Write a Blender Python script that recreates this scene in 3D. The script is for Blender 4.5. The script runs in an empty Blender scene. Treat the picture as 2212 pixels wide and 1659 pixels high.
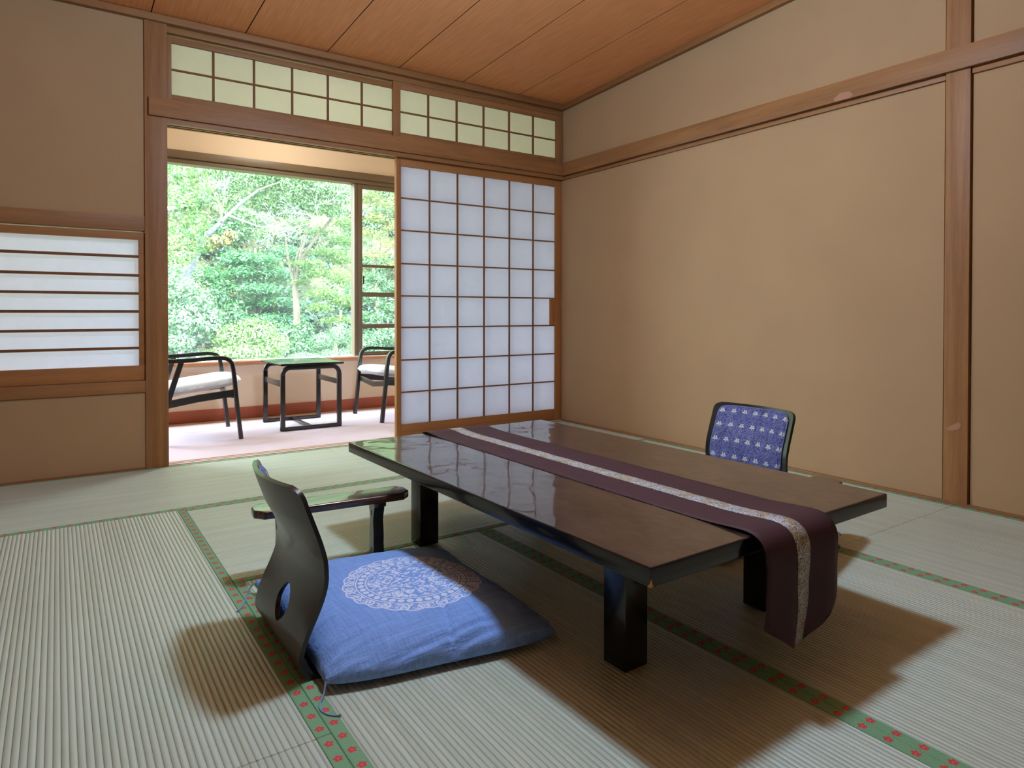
import bpy, bmesh, math, random
import numpy as np
from mathutils import Vector, Matrix
C = bpy.context.scene.collection
sc = bpy.context.scene
PI = math.pi

def lin(r, g, b):
    f = lambda v: (v/255/12.92) if v/255 <= .04045 else ((v/255+.055)/1.055)**2.4
    return (f(r), f(g), f(b), 1)

# ------------------------------------------------------------------ camera
cam = bpy.data.objects.new('camera', bpy.data.cameras.new('camera'))
C.objects.link(cam)
cam.data.sensor_width = 36
cam.data.lens = 36*1440.8/2212
cam.data.shift_y = -(829.5-691.2)/2212
cam.data.clip_start = .02
yaw, pitch, roll = [math.radians(v) for v in (34.3033, -.6536, .0448)]
fw = Vector((math.sin(yaw)*math.cos(pitch), math.cos(yaw)*math.cos(pitch), math.sin(pitch)))
r0 = Vector((math.cos(yaw), -math.sin(yaw), 0))
u0 = r0.cross(fw)
rt = r0*math.cos(roll)+u0*math.sin(roll)
up = rt.cross(fw)
Mx = Matrix((rt, up, -fw)).transposed().to_4x4()
Mx.translation = (-3.17117, -3.95778, .82)
cam.matrix_world = Mx
sc.camera = cam
sc.view_settings.view_transform = 'Standard'
sc.view_settings.look = 'None'
sc.view_settings.gamma = 1
sc.view_settings.use_curve_mapping = False
sc.view_settings.exposure = 0.0
sc.cycles.max_bounces = 10
sc.cycles.diffuse_bounces = 5
sc.cycles.transparent_max_bounces = 12
sc.cycles.transmission_bounces = 6
sc.cycles.caustics_reflective = False
sc.cycles.caustics_refractive = False
sc.cycles.sample_clamp_indirect = 4
sc.cycles.use_denoising = True

# ------------------------------------------------------------------ light
SKY, SUN, LAMP, VLAMP = 34.0, 20.0, 330.0, 28.0
w = bpy.data.worlds.new('sky'); sc.world = w; w.use_nodes = True
bg = w.node_tree.nodes['Background']
bg.inputs[0].default_value = (.66, .82, 1.0, 1)
bg.inputs[1].default_value = SKY
sun = bpy.data.objects.new('sun', bpy.data.lights.new('sun', 'SUN'))
C.objects.link(sun)
sun.data.energy = SUN; sun.data.angle = math.radians(1.0); sun.data.color = (1, .95, .86)
sun.rotation_euler = Vector((.38, .62, -1.0)).to_track_quat('-Z', 'Y').to_euler()
po = bpy.data.objects.new('window_portal', bpy.data.lights.new('window_portal', 'AREA'))
C.objects.link(po)
po.data.shape = 'RECTANGLE'; po.data.size = 4.9; po.data.size_y = 1.5
po.data.cycles.is_portal = True
po.location = (-2.1, 1.56, 1.18)
po.rotation_euler = Vector((0, -1, 0)).to_track_quat('-Z', 'Y').to_euler()

# ------------------------------------------------------------------ node helper
class NT:
    def __init__(s, name):
        s.m = bpy.data.materials.new(name); s.m.use_nodes = True
        s.t = s.m.node_tree; s.N = s.t.nodes; s.L = s.t.links
        s.N.clear(); s.out = s.N.new('ShaderNodeOutputMaterial')
    def put(s, inp, v):
        if v is None: return
        if isinstance(v, bpy.types.NodeSocket): s.L.new(v, inp)
        else:
            try: inp.default_value = v
            except Exception: inp.default_value = (v, v, v)
    def node(s, t, **kw):
        n = s.N.new(t)
        for k, v in kw.items(): setattr(n, k, v)
        return n
    def m_(s, op, a, b=None, c=None):
        n = s.node('ShaderNodeMath', operation=op)
        s.put(n.inputs[0], a); s.put(n.inputs[1], b); s.put(n.inputs[2], c)
        return n.outputs[0]
    def co(s, which='Object'): return s.node('ShaderNodeTexCoord').outputs[which]
    def xyz(s, v):
        n = s.node('ShaderNodeSeparateXYZ'); s.put(n.inputs[0], v); return n.outputs
    def vec(s, x, y, z):
        n = s.node('ShaderNodeCombineXYZ'); s.put(n.inputs[0], x); s.put(n.inputs[1], y); s.put(n.inputs[2], z); return n.outputs[0]
    def mapv(s, v, sc_=(1, 1, 1), loc=(0, 0, 0)):
        n = s.node('ShaderNodeMapping'); s.put(n.inputs[0], v)
        n.inputs['Scale'].default_value = sc_; n.inputs['Location'].default_value = loc; return n.outputs[0]
    def noise(s, v, scale, detail=3, rough=.5, dist=0, out=0):
        n = s.node('ShaderNodeTexNoise'); s.put(n.inputs['Vector'], v)
        n.inputs['Scale'].default_value = scale; n.inputs['Detail'].default_value = detail
        n.inputs['Roughness'].default_value = rough; n.inputs['Distortion'].default_value = dist
        return n.outputs[out]
    def voro(s, v, scale, feature='F1', out='Distance'):
        n = s.node('ShaderNodeTexVoronoi', feature=feature); s.put(n.inputs['Vector'], v)
        n.inputs['Scale'].default_value = scale; return n.outputs[out]
    def ramp(s, f, stops, interp='LINEAR'):
        n = s.node('ShaderNodeValToRGB'); s.put(n.inputs[0], f); cr = n.color_ramp; cr.interpolation = interp
        while len(cr.elements) < len(stops): cr.elements.new(.5)
        for e, (p, c) in zip(cr.elements, stops):
            e.position = p; e.color = c if len(c) == 4 else (*c, 1)
        return n.outputs[0]
    def mix(s, f, a, b):
        n = s.node('ShaderNodeMix', data_type='RGBA'); s.put(n.inputs[0], f); s.put(n.inputs[6], a); s.put(n.inputs[7], b); return n.outputs[2]
    def bump(s, h, strength=.5, dist=.001):
        n = s.node('ShaderNodeBump'); n.inputs['Strength'].default_value = strength; n.inputs['Distance'].default_value = dist
        s.put(n.inputs['Height'], h); return n.outputs[0]
    def pbr(s, col, rough=.6, normal=None, spec=.5, coat=0, coatr=.05, metal=0, ior=1.5):
        n = s.node('ShaderNodeBsdfPrincipled')
        s.put(n.inputs['Base Color'], col); s.put(n.inputs['Roughness'], rough); s.put(n.inputs['Normal'], normal)
        n.inputs['Specular IOR Level'].default_value = spec; n.inputs['Coat Weight'].default_value = coat
        n.inputs['Coat Roughness'].default_value = coatr; n.inputs['Metallic'].default_value = metal; n.inputs['IOR'].default_value = ior
        s.L.new(n.outputs[0], s.out.inputs[0]); return n

def wood(name, dark, light, axis, rough=.45, rings=14, fine=70, spec=.35):
    """procedural timber whose grain runs along the given axis (0 x, 1 y, 2 z)"""
    n = NT(name); co = n.co()
    s1 = [1, 1, 1]; s1[axis] = .045
    big = n.noise(n.mapv(co, tuple(s1)), rings, 4, .55, 1.2)
    fi = n.noise(n.mapv(co, tuple(s1)), fine*3, 2, .6)
    blot = n.noise(co, 1.3, 2)
    v = n.m_('ADD', n.m_('MULTIPLY', big, .7), n.m_('MULTIPLY', fi, .35))
    v = n.m_('ADD', v, n.m_('MULTIPLY', blot, .25))
    col = n.ramp(v, [(.38, lin(*dark)), (.85, lin(*light))])
    n.pbr(col, rough, n.bump(fi, .25, .0006), spec)
    return n.m

def plain(name, col, rough=.5, spec=.5, coat=0, noise=0, nscale=40, bump=0, bscale=300, metal=0):
    n = NT(name); co = n.co()
    c = lin(*col)
    if noise:
        f = n.noise(co, nscale, 4)
        c = n.ramp(f, [(.3, tuple(x*(1-noise) for x in c[:3])), (.7, tuple(min(1, x*(1+noise)) for x in c[:3]))])
    nm = n.bump(n.noise(co, bscale, 3), bump, .001) if bump else None
    n.pbr(c, rough, nm, spec, coat, metal=metal)
    return n.m

M = {}
for a, s in ((0, 'x'), (1, 'y'), (2, 'z')):
    M['cedar_'+s] = wood('cedar_'+s, (116, 76, 44), (162, 110, 66), a, .5, spec=.25)
    M['shoji_'+s] = wood('shoji_wood_'+s, (134, 84, 44), (172, 114, 64), a, .55, spec=.25)
M['muntin'] = wood('muntin_wood', (104, 66, 38), (130, 84, 50), 2, .6, spec=.2)
M['plaster'] = plain('sand_plaster', (171, 135, 99), .95, .1, 0, .035, 3, .35, 520)
M['plaster_v'] = plain('veranda_plaster', (232, 208, 182), .95, .1, 0, .02, 3, .2, 420)
M['black'] = plain('black_lacquer', (11, 12, 14), .16, .45, .2)
M['shell'] = plain('black_satin_lacquer', (26, 26, 29), .34, .5, .25)
M['blackleg'] = plain('black_lacquer_satin', (11, 12, 14), .22, .45, .1)
M['chairblack'] = plain('dark_lacquered_beech', (30, 27, 28), .28, .5, .4)
M['alu'] = plain('bronze_aluminium', (112, 92, 70), .4, .5)
M['white'] = plain('white_paint', (232, 232, 228), .6)
M['base'] = plain('red_brown_skirting', (162, 84, 58), .5, .4)
M['dark'] = plain('dark_gap', (40, 27, 20), .9, .1)
M['cord'] = plain('pale_blue_cord', (128, 150, 190), .8, .2)

def ceiling_mat():
    n = NT('cedar_ceiling_board'); co = n.co(); x, y, z = n.xyz(co)
    ids = n.m_('FLOOR', n.m_('DIVIDE', n.m_('ADD', x, 20.0), .4655))
    off = n.vec(n.m_('MULTIPLY', ids, 3.7), n.m_('MULTIPLY', ids, 1.9), 0)
    vv = n.node('ShaderNodeVectorMath', operation='ADD'); n.put(vv.inputs[0], co); n.put(vv.inputs[1], off)
    v = n.mapv(vv.outputs[0], (1, .07, 1))
    wv = n.node('ShaderNodeTexWave', wave_type='BANDS', bands_direction='X'); n.put(wv.inputs['Vector'], v)
    wv.inputs['Scale'].default_value = 14; wv.inputs['Distortion'].default_value = 9; wv.inputs['Detail'].default_value = 2; wv.inputs['Detail Scale'].default_value = .6
    fi = n.noise(v, 60, 3)
    f = n.m_('ADD', n.m_('MULTIPLY', wv.outputs[0], .10), n.m_('MULTIPLY', fi, .85))
    col = n.ramp(f, [(.2, lin(204, 130, 80)), (.75, lin(224, 152, 98))])
    n.pbr(col, .5, n.bump(fi, .15, .0005), .3)
    return n.m
M['ceil'] = ceiling_mat()

def paper(name, col, trans=.55, gloss=.0):
    n = NT(name); co = n.co()
    f = n.noise(co, 18, 5, .65)
    c = n.mix(f, lin(*[v*.96 for v in col]), lin(*col))
    d = n.node('ShaderNodeBsdfDiffuse'); t = n.node('ShaderNodeBsdfTranslucent')
    n.put(d.inputs[0], c); n.put(t.inputs[0], c)
    m = n.node('ShaderNodeMixShader'); m.inputs[0].default_value = trans
    n.L.new(d.outputs[0], m.inputs[1]); n.L.new(t.outputs[0], m.inputs[2]); n.L.new(m.outputs[0], n.out.inputs[0])
    return n.m
M['paper'] = paper('washi_paper', (238, 238, 250), .74)
M['paper_back'] = paper('washi_paper_second_leaf', (250, 250, 252), .9)
M['paper_t'] = paper('transom_paper', (234, 232, 212), .6)

def tatami():
    n = NT('tatami_rush'); co = n.co(); x, y, z = n.xyz(co)
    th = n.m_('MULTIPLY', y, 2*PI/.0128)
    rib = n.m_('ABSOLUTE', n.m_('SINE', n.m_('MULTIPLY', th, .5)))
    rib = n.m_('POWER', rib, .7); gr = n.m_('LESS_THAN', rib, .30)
    fibre = n.noise(n.mapv(co, (300, 1400, 1)), 1, 2)
    patch = n.noise(n.mapv(co, (1.5, 14, 1)), 1, 3)
    rid = n.node('ShaderNodeTexWhiteNoise', noise_dimensions='1D'); n.put(rid.inputs['W'], n.m_('FLOOR', n.m_('DIVIDE', y, .0128)))
    f = n.m_('ADD', n.m_('MULTIPLY', fibre, .35), n.m_('ADD', n.m_('MULTIPLY', patch, .45), n.m_('MULTIPLY', rid.outputs[0], .2)))
    col = n.ramp(f, [(.25, lin(181, 186, 164)), (.75, lin(208, 212, 195))])
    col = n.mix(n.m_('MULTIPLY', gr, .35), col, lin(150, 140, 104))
    h = n.m_('ADD', rib, n.m_('MULTIPLY', fibre, .12))
    p = n.pbr(col, .42, n.bump(h, 1.0, .0027), .6)
    return n.m
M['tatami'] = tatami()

def heri():
    """woven green binding with a row of red plum blossoms every 5 cm"""
    n = NT('green_brocade_binding'); x, y, z = n.xyz(n.co())
    u = n.m_('SUBTRACT', n.m_('FLOORED_MODULO', x, .05), .025) if False else n.m_('SUBTRACT', n.m_('MODULO', n.m_('ADD', x, 10.0), .05), .025)
    v = n.m_('SUBTRACT', y, .0155)
    r = n.m_('SQRT', n.m_('ADD', n.m_('MULTIPLY', u, u), n.m_('MULTIPLY', v, v)))
    th = n.m_('ARCTAN2', v, u)
    pet = n.m_('ADD', n.m_('MULTIPLY', n.m_('ABSOLUTE', n.m_('COSINE', n.m_('MULTIPLY', th, 2.5))), .0036), .0060)
    m = n.m_('LESS_THAN', r, pet)
    core = n.m_('LESS_THAN', r, .0018)
    hb = n.node('ShaderNodeTexWave', wave_type='BANDS', bands_direction='DIAGONAL'); n.put(hb.inputs['Vector'], n.vec(x, y, 0)); hb.inputs['Scale'].default_value = 120
    g = n.mix(hb.outputs[0], lin(100, 142, 104), lin(132, 172, 132))
    red = n.mix(core, lin(204, 66, 66), lin(214, 120, 110))
    n.pbr(n.mix(m, g, red), .7, n.bump(hb.outputs[0], .4, .0004), .3)
    return n.m
M['heri'] = heri()

def carpet():
    n = NT('pink_grey_carpet'); co = n.co()
    f = n.noise(co, 260, 3, .7); p = n.noise(co, 3, 3)
    col = n.mix(n.m_('MULTIPLY', p, .5), lin(214, 192, 198), lin(226, 206, 212))
    n.pbr(col, .95, n.bump(f, .5, .002), .1)
    return n.m
M['carpet'] = carpet()

def tabletop_mat():
    n = NT('tabletop_tamenuri'); co = n.co()
    a = n.noise(n.mapv(co, (1, .45, 1)), 34, 5, .62, .8); b = n.noise(co, 6, 3)
    col = n.ramp(n.m_('ADD', n.m_('MULTIPLY', a, .7), n.m_('MULTIPLY', b, .3)), [(.36, lin(22, 14, 13)), (.62, lin(72, 50, 44))])
    wob = n.noise(n.mapv(co, (1, 1, 1)), 12, 1)
    bn = n.bump(wob, .30, .004); p = n.pbr(col, .3, bn, .3, .9, .015); n.L.new(bn, p.inputs['Coat Normal'])
    return n.m
M['table'] = tabletop_mat()

def runner_mat():
    n = NT('aubergine_cloth'); co = n.co()
    f = n.noise(co, 900, 2)
    n.pbr(n.mix(f, lin(54, 32, 38), lin(70, 43, 52)), .62, n.bump(f, .3, .0004), .25)
    return n.m
M['runner'] = runner_mat()

def brocade():
    n = NT('gold_silver_brocade'); co = n.co('UV')
    v = n.mapv(co, (1, 1, 1))
    w1 = n.noise(v, 38, 2, .5, 2.6); w2 = n.noise(v, 85, 2, .5, 1.5)
    l = n.m_('ABSOLUTE', n.m_('SUBTRACT', w1, .5)); l2 = n.m_('ABSOLUTE', n.m_('SUBTRACT', w2, .5))
    ln = n.m_('MAXIMUM', n.m_('LESS_THAN', l, .045), n.m_('LESS_THAN', l2, .040))
    g = n.noise(v, 9, 2)
    base = n.ramp(g, [(.45, lin(240, 236, 236)), (.62, lin(226, 202, 150))])
    n.pbr(n.mix(ln, base, lin(74, 68, 76)), .5, None, .5)
    return n.m
M['brocade'] = brocade()

def armwood():
    n = NT('dark_zelkova'); co = n.co()
    wv = n.node('ShaderNodeTexWave', wave_type='BANDS', bands_direction='Y'); n.put(wv.inputs['Vector'], n.mapv(co, (.12, 1, 1)))
    wv.inputs['Scale'].default_value = 22; wv.inputs['Distortion'].default_value = 6; wv.inputs['Detail'].default_value = 3
    fi = n.noise(n.mapv(co, (8, 160, 160)), 1, 3)
    f = n.m_('ADD', n.m_('MULTIPLY', wv.outputs[0], .5), n.m_('MULTIPLY', fi, .5))
    n.pbr(n.ramp(f, [(.3, lin(46, 26, 20)), (.7, lin(82, 52, 40))]), .22, n.bump(fi, .3, .0006), .5, .5)
    return n.m
M['armwood'] = armwood()

def pad_mat():
    """indigo brocade: lattice of cream blossoms over scrollwork"""
    n = NT('indigo_brocade'); u, v, _ = n.xyz(n.co('UV'))
    su = n.m_('SUBTRACT', n.m_('MODULO', n.m_('ADD', u, 1.0+.006), .052), .026)
    sv = n.m_('SUBTRACT', n.m_('MODULO', n.m_('ADD', v, 1.0+.012), .060), .030)
    r = n.m_('SQRT', n.m_('ADD', n.m_('MULTIPLY', su, su), n.m_('MULTIPLY', n.m_('MULTIPLY', sv, sv), 1.6)))
    th = n.m_('ARCTAN2', su, sv)
    pet = n.m_('ADD', n.m_('MULTIPLY', n.m_('ABSOLUTE', n.m_('SINE', n.m_('MULTIPLY', th, 2.5))), .0092), .0040)
    fl = n.m_('LESS_THAN', r, pet)
    gap = n.m_('LESS_THAN', n.m_('ABSOLUTE', su), .0009)
    fl = n.m_('MULTIPLY', fl, n.m_('SUBTRACT', 1.0, gap))
    uv = n.vec(u, v, 0)
    sw = n.noise(uv, 48, 2, .5, 3.0)
    ln = n.m_('LESS_THAN', n.m_('ABSOLUTE', n.m_('SUBTRACT', sw, .5)), .05)
    # rings between the blossoms
    cu = n.m_('SUBTRACT', n.m_('MODULO', n.m_('ADD', u, 1.0+.032), .052), .026); cv = n.m_('SUBTRACT', n.m_('MODULO', n.m_('ADD', v, 1.0-.018), .060), .030)
    rc = n.m_('SQRT', n.m_('ADD', n.m_('MULTIPLY', cu, cu), n.m_('MULTIPLY', cv, cv)))
    rg = n.m_('LESS_THAN', n.m_('ABSOLUTE', n.m_('SINE', n.m_('MULTIPLY', rc, 700.0))), .28)
    rg = n.m_('MULTIPLY', rg, n.m_('LESS_THAN', rc, .019))
    ln = n.m_('MAXIMUM', ln, rg)
    base = n.mix(n.noise(uv, 14, 2), lin(88, 96, 156), lin(130, 130, 182))
    c = n.mix(n.m_('MULTIPLY', ln, .85), base, lin(34, 38, 74))
    c = n.mix(fl, c, lin(206, 202, 186))
    n.pbr(c, .65, n.bump(sw, .3, .001), .3)
    return n.m
M['pad'] = pad_mat()

def cushion_mat(cx, cy, R=.188):
    """blue crepe with a round cream medallion printed on it"""
    n = NT('blue_crepe_with_medallion'); x, y, z = n.xyz(n.co())
    X = n.m_('SUBTRACT', x, cx); Y = n.m_('SUBTRACT', y, cy)
    r = n.m_('DIVIDE', n.m_('SQRT', n.m_('ADD', n.m_('MULTIPLY', X, X), n.m_('MULTIPLY', Y, Y))), R)
    th = n.m_('ARCTAN2', Y, X)
    def lt(a, b): return n.m_('LESS_THAN', a, b)
    def gt(a, b): return n.m_('GREATER_THAN', a, b)
    def AND(a, b): return n.m_('MULTIPLY', a, b)
    def OR(a, b): return n.m_('MAXIMUM', a, b)
    xy = n.vec(X, Y, 0)
    # inner field: figures and foliage as broken blots
    b1 = n.noise(xy, 44, 3, .55, 1.8); b2 = n.noise(n.mapv(xy, (1, 1, 1), (3, 5, 0)), 95, 2, .5, 2.0)
    fig = AND(gt(b1, .50), gt(b2, .43))
    inner = AND(fig, lt(r, .64))
    ring1 = lt(n.m_('ABSOLUTE', n.m_('SUBTRACT', r, .665)), .010)
    ring2 = lt(n.m_('ABSOLUTE', n.m_('SUBTRACT', r, .80)), .009)
    # pearls
    pa = n.m_('SUBTRACT', n.m_('MODULO', n.m_('ADD', th, 10*PI), 2*PI/38), PI/38)
    pu = n.m_('MULTIPLY', pa, .732); pr = n.m_('SUBTRACT', r, .732)
    pearl = lt(n.m_('SQRT', n.m_('ADD', n.m_('MULTIPLY', n.m_('MULTIPLY', pu, pu), .8), n.m_('MULTIPLY', pr, pr))), .042)
    # scrolled border
    sc_ = n.m_('MODULO', n.m_('ADD', th, 10*PI), 2*PI/22); sa = n.m_('SUBTRACT', sc_, PI/22)
    su = n.m_('MULTIPLY', sa, .90); sr = n.m_('SUBTRACT', r, .90)
    rad = n.m_('SQRT', n.m_('ADD', n.m_('MULTIPLY', su, su), n.m_('MULTIPLY', sr, sr)))
    spiral = n.m_('SINE', n.m_('ADD', n.m_('MULTIPLY', rad, 120.0), n.m_('ARCTAN2', sr, su)))
    b3 = n.noise(xy, 150, 2, .5, 1.0)
    scroll = AND(gt(spiral, -.15), lt(rad, .088))
    leafs = AND(gt(b3, .55), AND(gt(r, .82), lt(r, .955)))
    edge = n.m_('ADD', n.m_('MULTIPLY', n.m_('ABSOLUTE', n.m_('COSINE', n.m_('MULTIPLY', th, 11.0))), .035), .955)
    border = AND(OR(scroll, leafs), AND(gt(r, .82), lt(r, edge)))
    rim = AND(lt(r, edge), gt(r, n.m_('SUBTRACT', edge, .022)))
    fl = OR(OR(OR(inner, ring1), OR(ring2, pearl)), OR(border, rim))
    top = gt(z, .03)
    fl = AND(fl, top)
    wx = n.noise(n.mapv(n.co(), (12, 420, 60)), 1, 2); wy = n.noise(n.mapv(n.co(), (420, 12, 60)), 1, 2)
    wv = n.m_('ADD', wx, wy)
    base = n.ramp(n.m_('MULTIPLY', wv, .5), [(.35, lin(112, 146, 208)), (.65, lin(140, 172, 232))])
    crep = n.noise(n.mapv(n.co(), (14, 60, 60)), 1, 4, .65, .6)
    col = n.mix(fl, base, lin(222, 222, 240))
    hh = n.m_('ADD', n.m_('MULTIPLY', wv, .15), n.m_('MULTIPLY', crep, 1.0))
    n.pbr(col, .85, n.bump(hh, .55, .008), .2)
    return n.m

def leaf_mat(name, cols, trans=.35):
    n = NT(name); g = n.node('ShaderNodeNewGeometry')
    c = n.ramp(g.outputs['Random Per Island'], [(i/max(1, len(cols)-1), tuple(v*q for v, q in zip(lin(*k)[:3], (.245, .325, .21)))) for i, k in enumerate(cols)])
    d = n.node('ShaderNodeBsdfDiffuse'); t = n.node('ShaderNodeBsdfTranslucent'); gl = n.node('ShaderNodeBsdfGlossy'); gl.inputs['Roughness'].default_value = .45
    n.put(d.inputs[0], c); n.put(t.inputs[0], c)
    m = n.node('ShaderNodeMixShader'); m.inputs[0].default_value = trans
    n.L.new(d.outputs[0], m.inputs[1]); n.L.new(t.outputs[0], m.inputs[2])
    m2 = n.node('ShaderNodeMixShader'); m2.inputs[0].default_value = .05
    n.L.new(m.outputs[0], m2.inputs[1]); n.L.new(gl.outputs[0], m2.inputs[2]); n.L.new(m2.outputs[0], n.out.inputs[0])
    return n.m

def glass_mat():
    n = NT('window_glass')
    t = n.node('ShaderNodeBsdfTransparent'); t.inputs[0].default_value = (.93, .96, .94, 1)
    g = n.node('ShaderNodeBsdfGlossy'); g.inputs['Roughness'].default_value = .02
    m = n.node('ShaderNodeMixShader'); m.inputs[0].default_value = .05
    n.L.new(t.outputs[0], m.inputs[1]); n.L.new(g.outputs[0], m.inputs[2])
    d = n.node('ShaderNodeBsdfTranslucent'); d.inputs[0].default_value = (.9, .93, .95, 1)   # milky veil put into the glass for haze and reflections
    m2 = n.node('ShaderNodeMixShader'); n.put(m2.inputs[0], n.m_('MULTIPLY', n.noise(n.co(), 1.2, 3), .022)); n.L.new(m.outputs[0], m2.inputs[1]); n.L.new(d.outputs[0], m2.inputs[2]); n.L.new(m2.outputs[0], n.out.inputs[0])
    return n.m
M['glass'] = glass_mat()

# ------------------------------------------------------------------ mesh helpers
class MB:
    def __init__(s): s.v = []; s.f = []; s.mi = []; s.uv = None
    def add(s, vs, fs, mi=0):
        b = len(s.v); s.v += [tuple(p) for p in vs]; s.f += [tuple(i+b for i in f) for f in fs]; s.mi += [mi]*len(fs); return s
    def box(s, x0, x1, y0, y1, z0, z1, mi=0):
        v = [(x0, y0, z0), (x1, y0, z0), (x1, y1, z0), (x0, y1, z0), (x0, y0, z1), (x1, y0, z1), (x1, y1, z1), (x0, y1, z1)]
        return s.add(v, [(0, 3, 2, 1), (4, 5, 6, 7), (0, 1, 5, 4), (1, 2, 6, 5), (2, 3, 7, 6), (3, 0, 4, 7)], mi)
    def prism(s, pts, axis, a0, a1, mi=0):
        """2D outline (counter-clockwise) swept along one axis"""
        n = len(pts)
        def P(p, a):
            return {0: (a, p[0], p[1]), 1: (p[0], a, p[1]), 2: (p[0], p[1], a)}[axis]
        v = [P(p, a0) for p in pts]+[P(p, a1) for p in pts]
        f = [tuple(range(n))[::-1], tuple(range(n, 2*n))]+[(i, (i+1) % n, n+(i+1) % n, n+i) for i in range(n)]
        return s.add(v, f, mi)
    def sweep(s, path, w, h, side=(0, 1, 0), closed=False, round_=0):
        """rectangular (or round) section along a polyline; side = direction of the width"""
        sd = Vector(side).normalized(); P = [Vector(p) for p in path]; n = len(P); rings = []
        for i in range(n):
            a = P[i-1] if (i > 0 or closed) else P[i]; b = P[(i+1) % n] if (i < n-1 or closed) else P[i]
            t = (b-a).normalized(); nn = t.cross(sd).normalized(); s2 = nn.cross(t).normalized()
            if round_:
                rr = w if not hasattr(w, '__len__') else w[i]
                ring = [P[i]+s2*math.cos(2*PI*k/round_)*rr+nn*math.sin(2*PI*k/round_)*rr for k in range(round_)]
            else:
                k = 1.0
                if 0 < i < n-1 or closed:
                    c1 = (P[i]-a).normalized().dot(t); k = 1/max(.5, c1)
                c = min(w, h)*.14
                hw, hh = w/2, h/2*k
                ring = [P[i]+s2*x_+nn*y_ for x_, y_ in ((hw-c, -hh), (hw, -hh+c), (hw, hh-c), (hw-c, hh), (-hw+c, hh), (-hw, hh-c), (-hw, -hh+c), (-hw+c, -hh))]
            rings.append(ring)
        m = len(rings[0]); v = [p for r in rings for p in r]; f = []
        for i in range(n if closed else n-1):
            j = (i+1) % n
            for k in range(m): f.append((i*m+k, i*m+(k+1) % m, j*m+(k+1) % m, j*m+k))
        if not closed: f += [tuple(range(m))[::-1], tuple((n-1)*m+k for k in range(m))]
        return s.add(v, f)
    def build(s, name, mats, parent=None, smooth=False, bevel=0, loc=None, rz=0, seg=2, angle=40):
        me = bpy.data.meshes.new(name); me.from_pydata(s.v, [], s.f)
        for m in (mats if isinstance(mats, (list, tuple)) else [mats]): me.materials.append(m)
        me.polygons.foreach_set('material_index', s.mi)
        bm = bmesh.new(); bm.from_mesh(me); bmesh.ops.recalc_face_normals(bm, faces=bm.faces)
        if bevel:
            es = [e for e in bm.edges if len(e.link_faces) == 2 and e.calc_face_angle(0) > math.radians(angle)]
            bmesh.ops.bevel(bm, geom=es, offset=bevel, segments=seg, profile=.6, affect='EDGES', clamp_overlap=True)
        bm.to_mesh(me); bm.free()
        if s.uv is not None:
            l = me.uv_layers.new(name='UVMap')
            for p in me.polygons:
                for li in p.loop_indices: l.data[li].uv = s.uv[me.loops[li].vertex_index]
        if smooth or bevel:
            me.polygons.foreach_set('use_smooth', [True]*len(me.polygons))
            if not smooth or bevel:
                try: me.set_sharp_from_angle(angle=math.radians(35))
                except Exception: pass
        o = bpy.data.objects.new(name, me); C.objects.link(o)
        if parent is not None: o.parent = parent
        if loc is not None: o.location = loc
        if rz: o.rotation_euler = (0, 0, rz)
        return o

def tag(o, label, cat, group=None, kind=None):
    if label: o['label'] = label
    if cat: o['category'] = cat
    if group: o['group'] = group
    if kind: o['kind'] = kind
    return o
def empty(name, loc=(0, 0, 0), rz=0):
    o = bpy.data.objects.new(name, None); C.objects.link(o); o.location = loc; o.rotation_euler = (0, 0, rz); o.empty_display_size = .1
    return o
def struct(o, label=None, cat=None):
    o['kind'] = 'structure'
    if label: o['label'] = label
    if cat: o['category'] = cat
    return o
def copy_tree(o, parent=None):
    c = o.copy(); C.objects.link(c)
    if parent is not None: c.parent = parent
    for ch in list(o.children): copy_tree(ch, c)
    return c
def arc(cx, cy, r, a0, a1, n=6):
    return [(cx+r*math.cos(math.radians(a0+(a1-a0)*i/n)), cy+r*math.sin(math.radians(a0+(a1-a0)*i/n))) for i in range(n+1)]
def catmull(P, k=6):
    P = [Vector(p) for p in P]; out = []
    for i in range(len(P)-1):
        p0 = P[max(0, i-1)]; p1 = P[i]; p2 = P[i+1]; p3 = P[min(len(P)-1, i+2)]
        for j in range(k):
            t = j/k
            out.append(.5*((2*p1)+(p2-p0)*t+(2*p0-5*p1+4*p2-p3)*t*t+(3*p1-p0-3*p2+p3)*t**3))
    out.append(P[-1]); return out
def boolean_cut(o, cutter):
    m = o.modifiers.new('cut', 'BOOLEAN'); m.operation = 'DIFFERENCE'; m.object = cutter; m.solver = 'EXACT'
    dg = bpy.context.evaluated_depsgraph_get(); ev = o.evaluated_get(dg)
    me = bpy.data.meshes.new_from_object(ev); o.modifiers.clear(); old = o.data; o.data = me
    bpy.data.objects.remove(cutter, do_unlink=True)
    return o

# ================================================================== THE SETTING
def bar(name, mat, b, parent=None, bevel=.002, rz=0):
    return MB().box(*b).build(name, mat, parent, bevel=bevel)
XL, XR, YF = -4.57, 0.0, -5.5          # room limits; back wall face is y = 0, right wall face is x = 0
CZ = lambda y: 2.375-.0526*y           # the ceiling climbs gently away from the veranda

f = MB().box(-4.7, 1.0, -5.6, 1.66, -.14, -.0525)
f.box(XL, 0, YF, -4.5505, -.0525, 0)
struct(f.build('floor', M['cedar_x']))
c = MB().box(XL, .7, .102, 1.33, -.0525, .002)
struct(c.build('floor_veranda', M['carpet']))
c = MB().box(XL, .7, 1.33, 1.4795, -.0525, -.004)
struct(c.build('floor_veranda_edge', plain('tan_floor_strip', (176, 142, 116), .6)))

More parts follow.
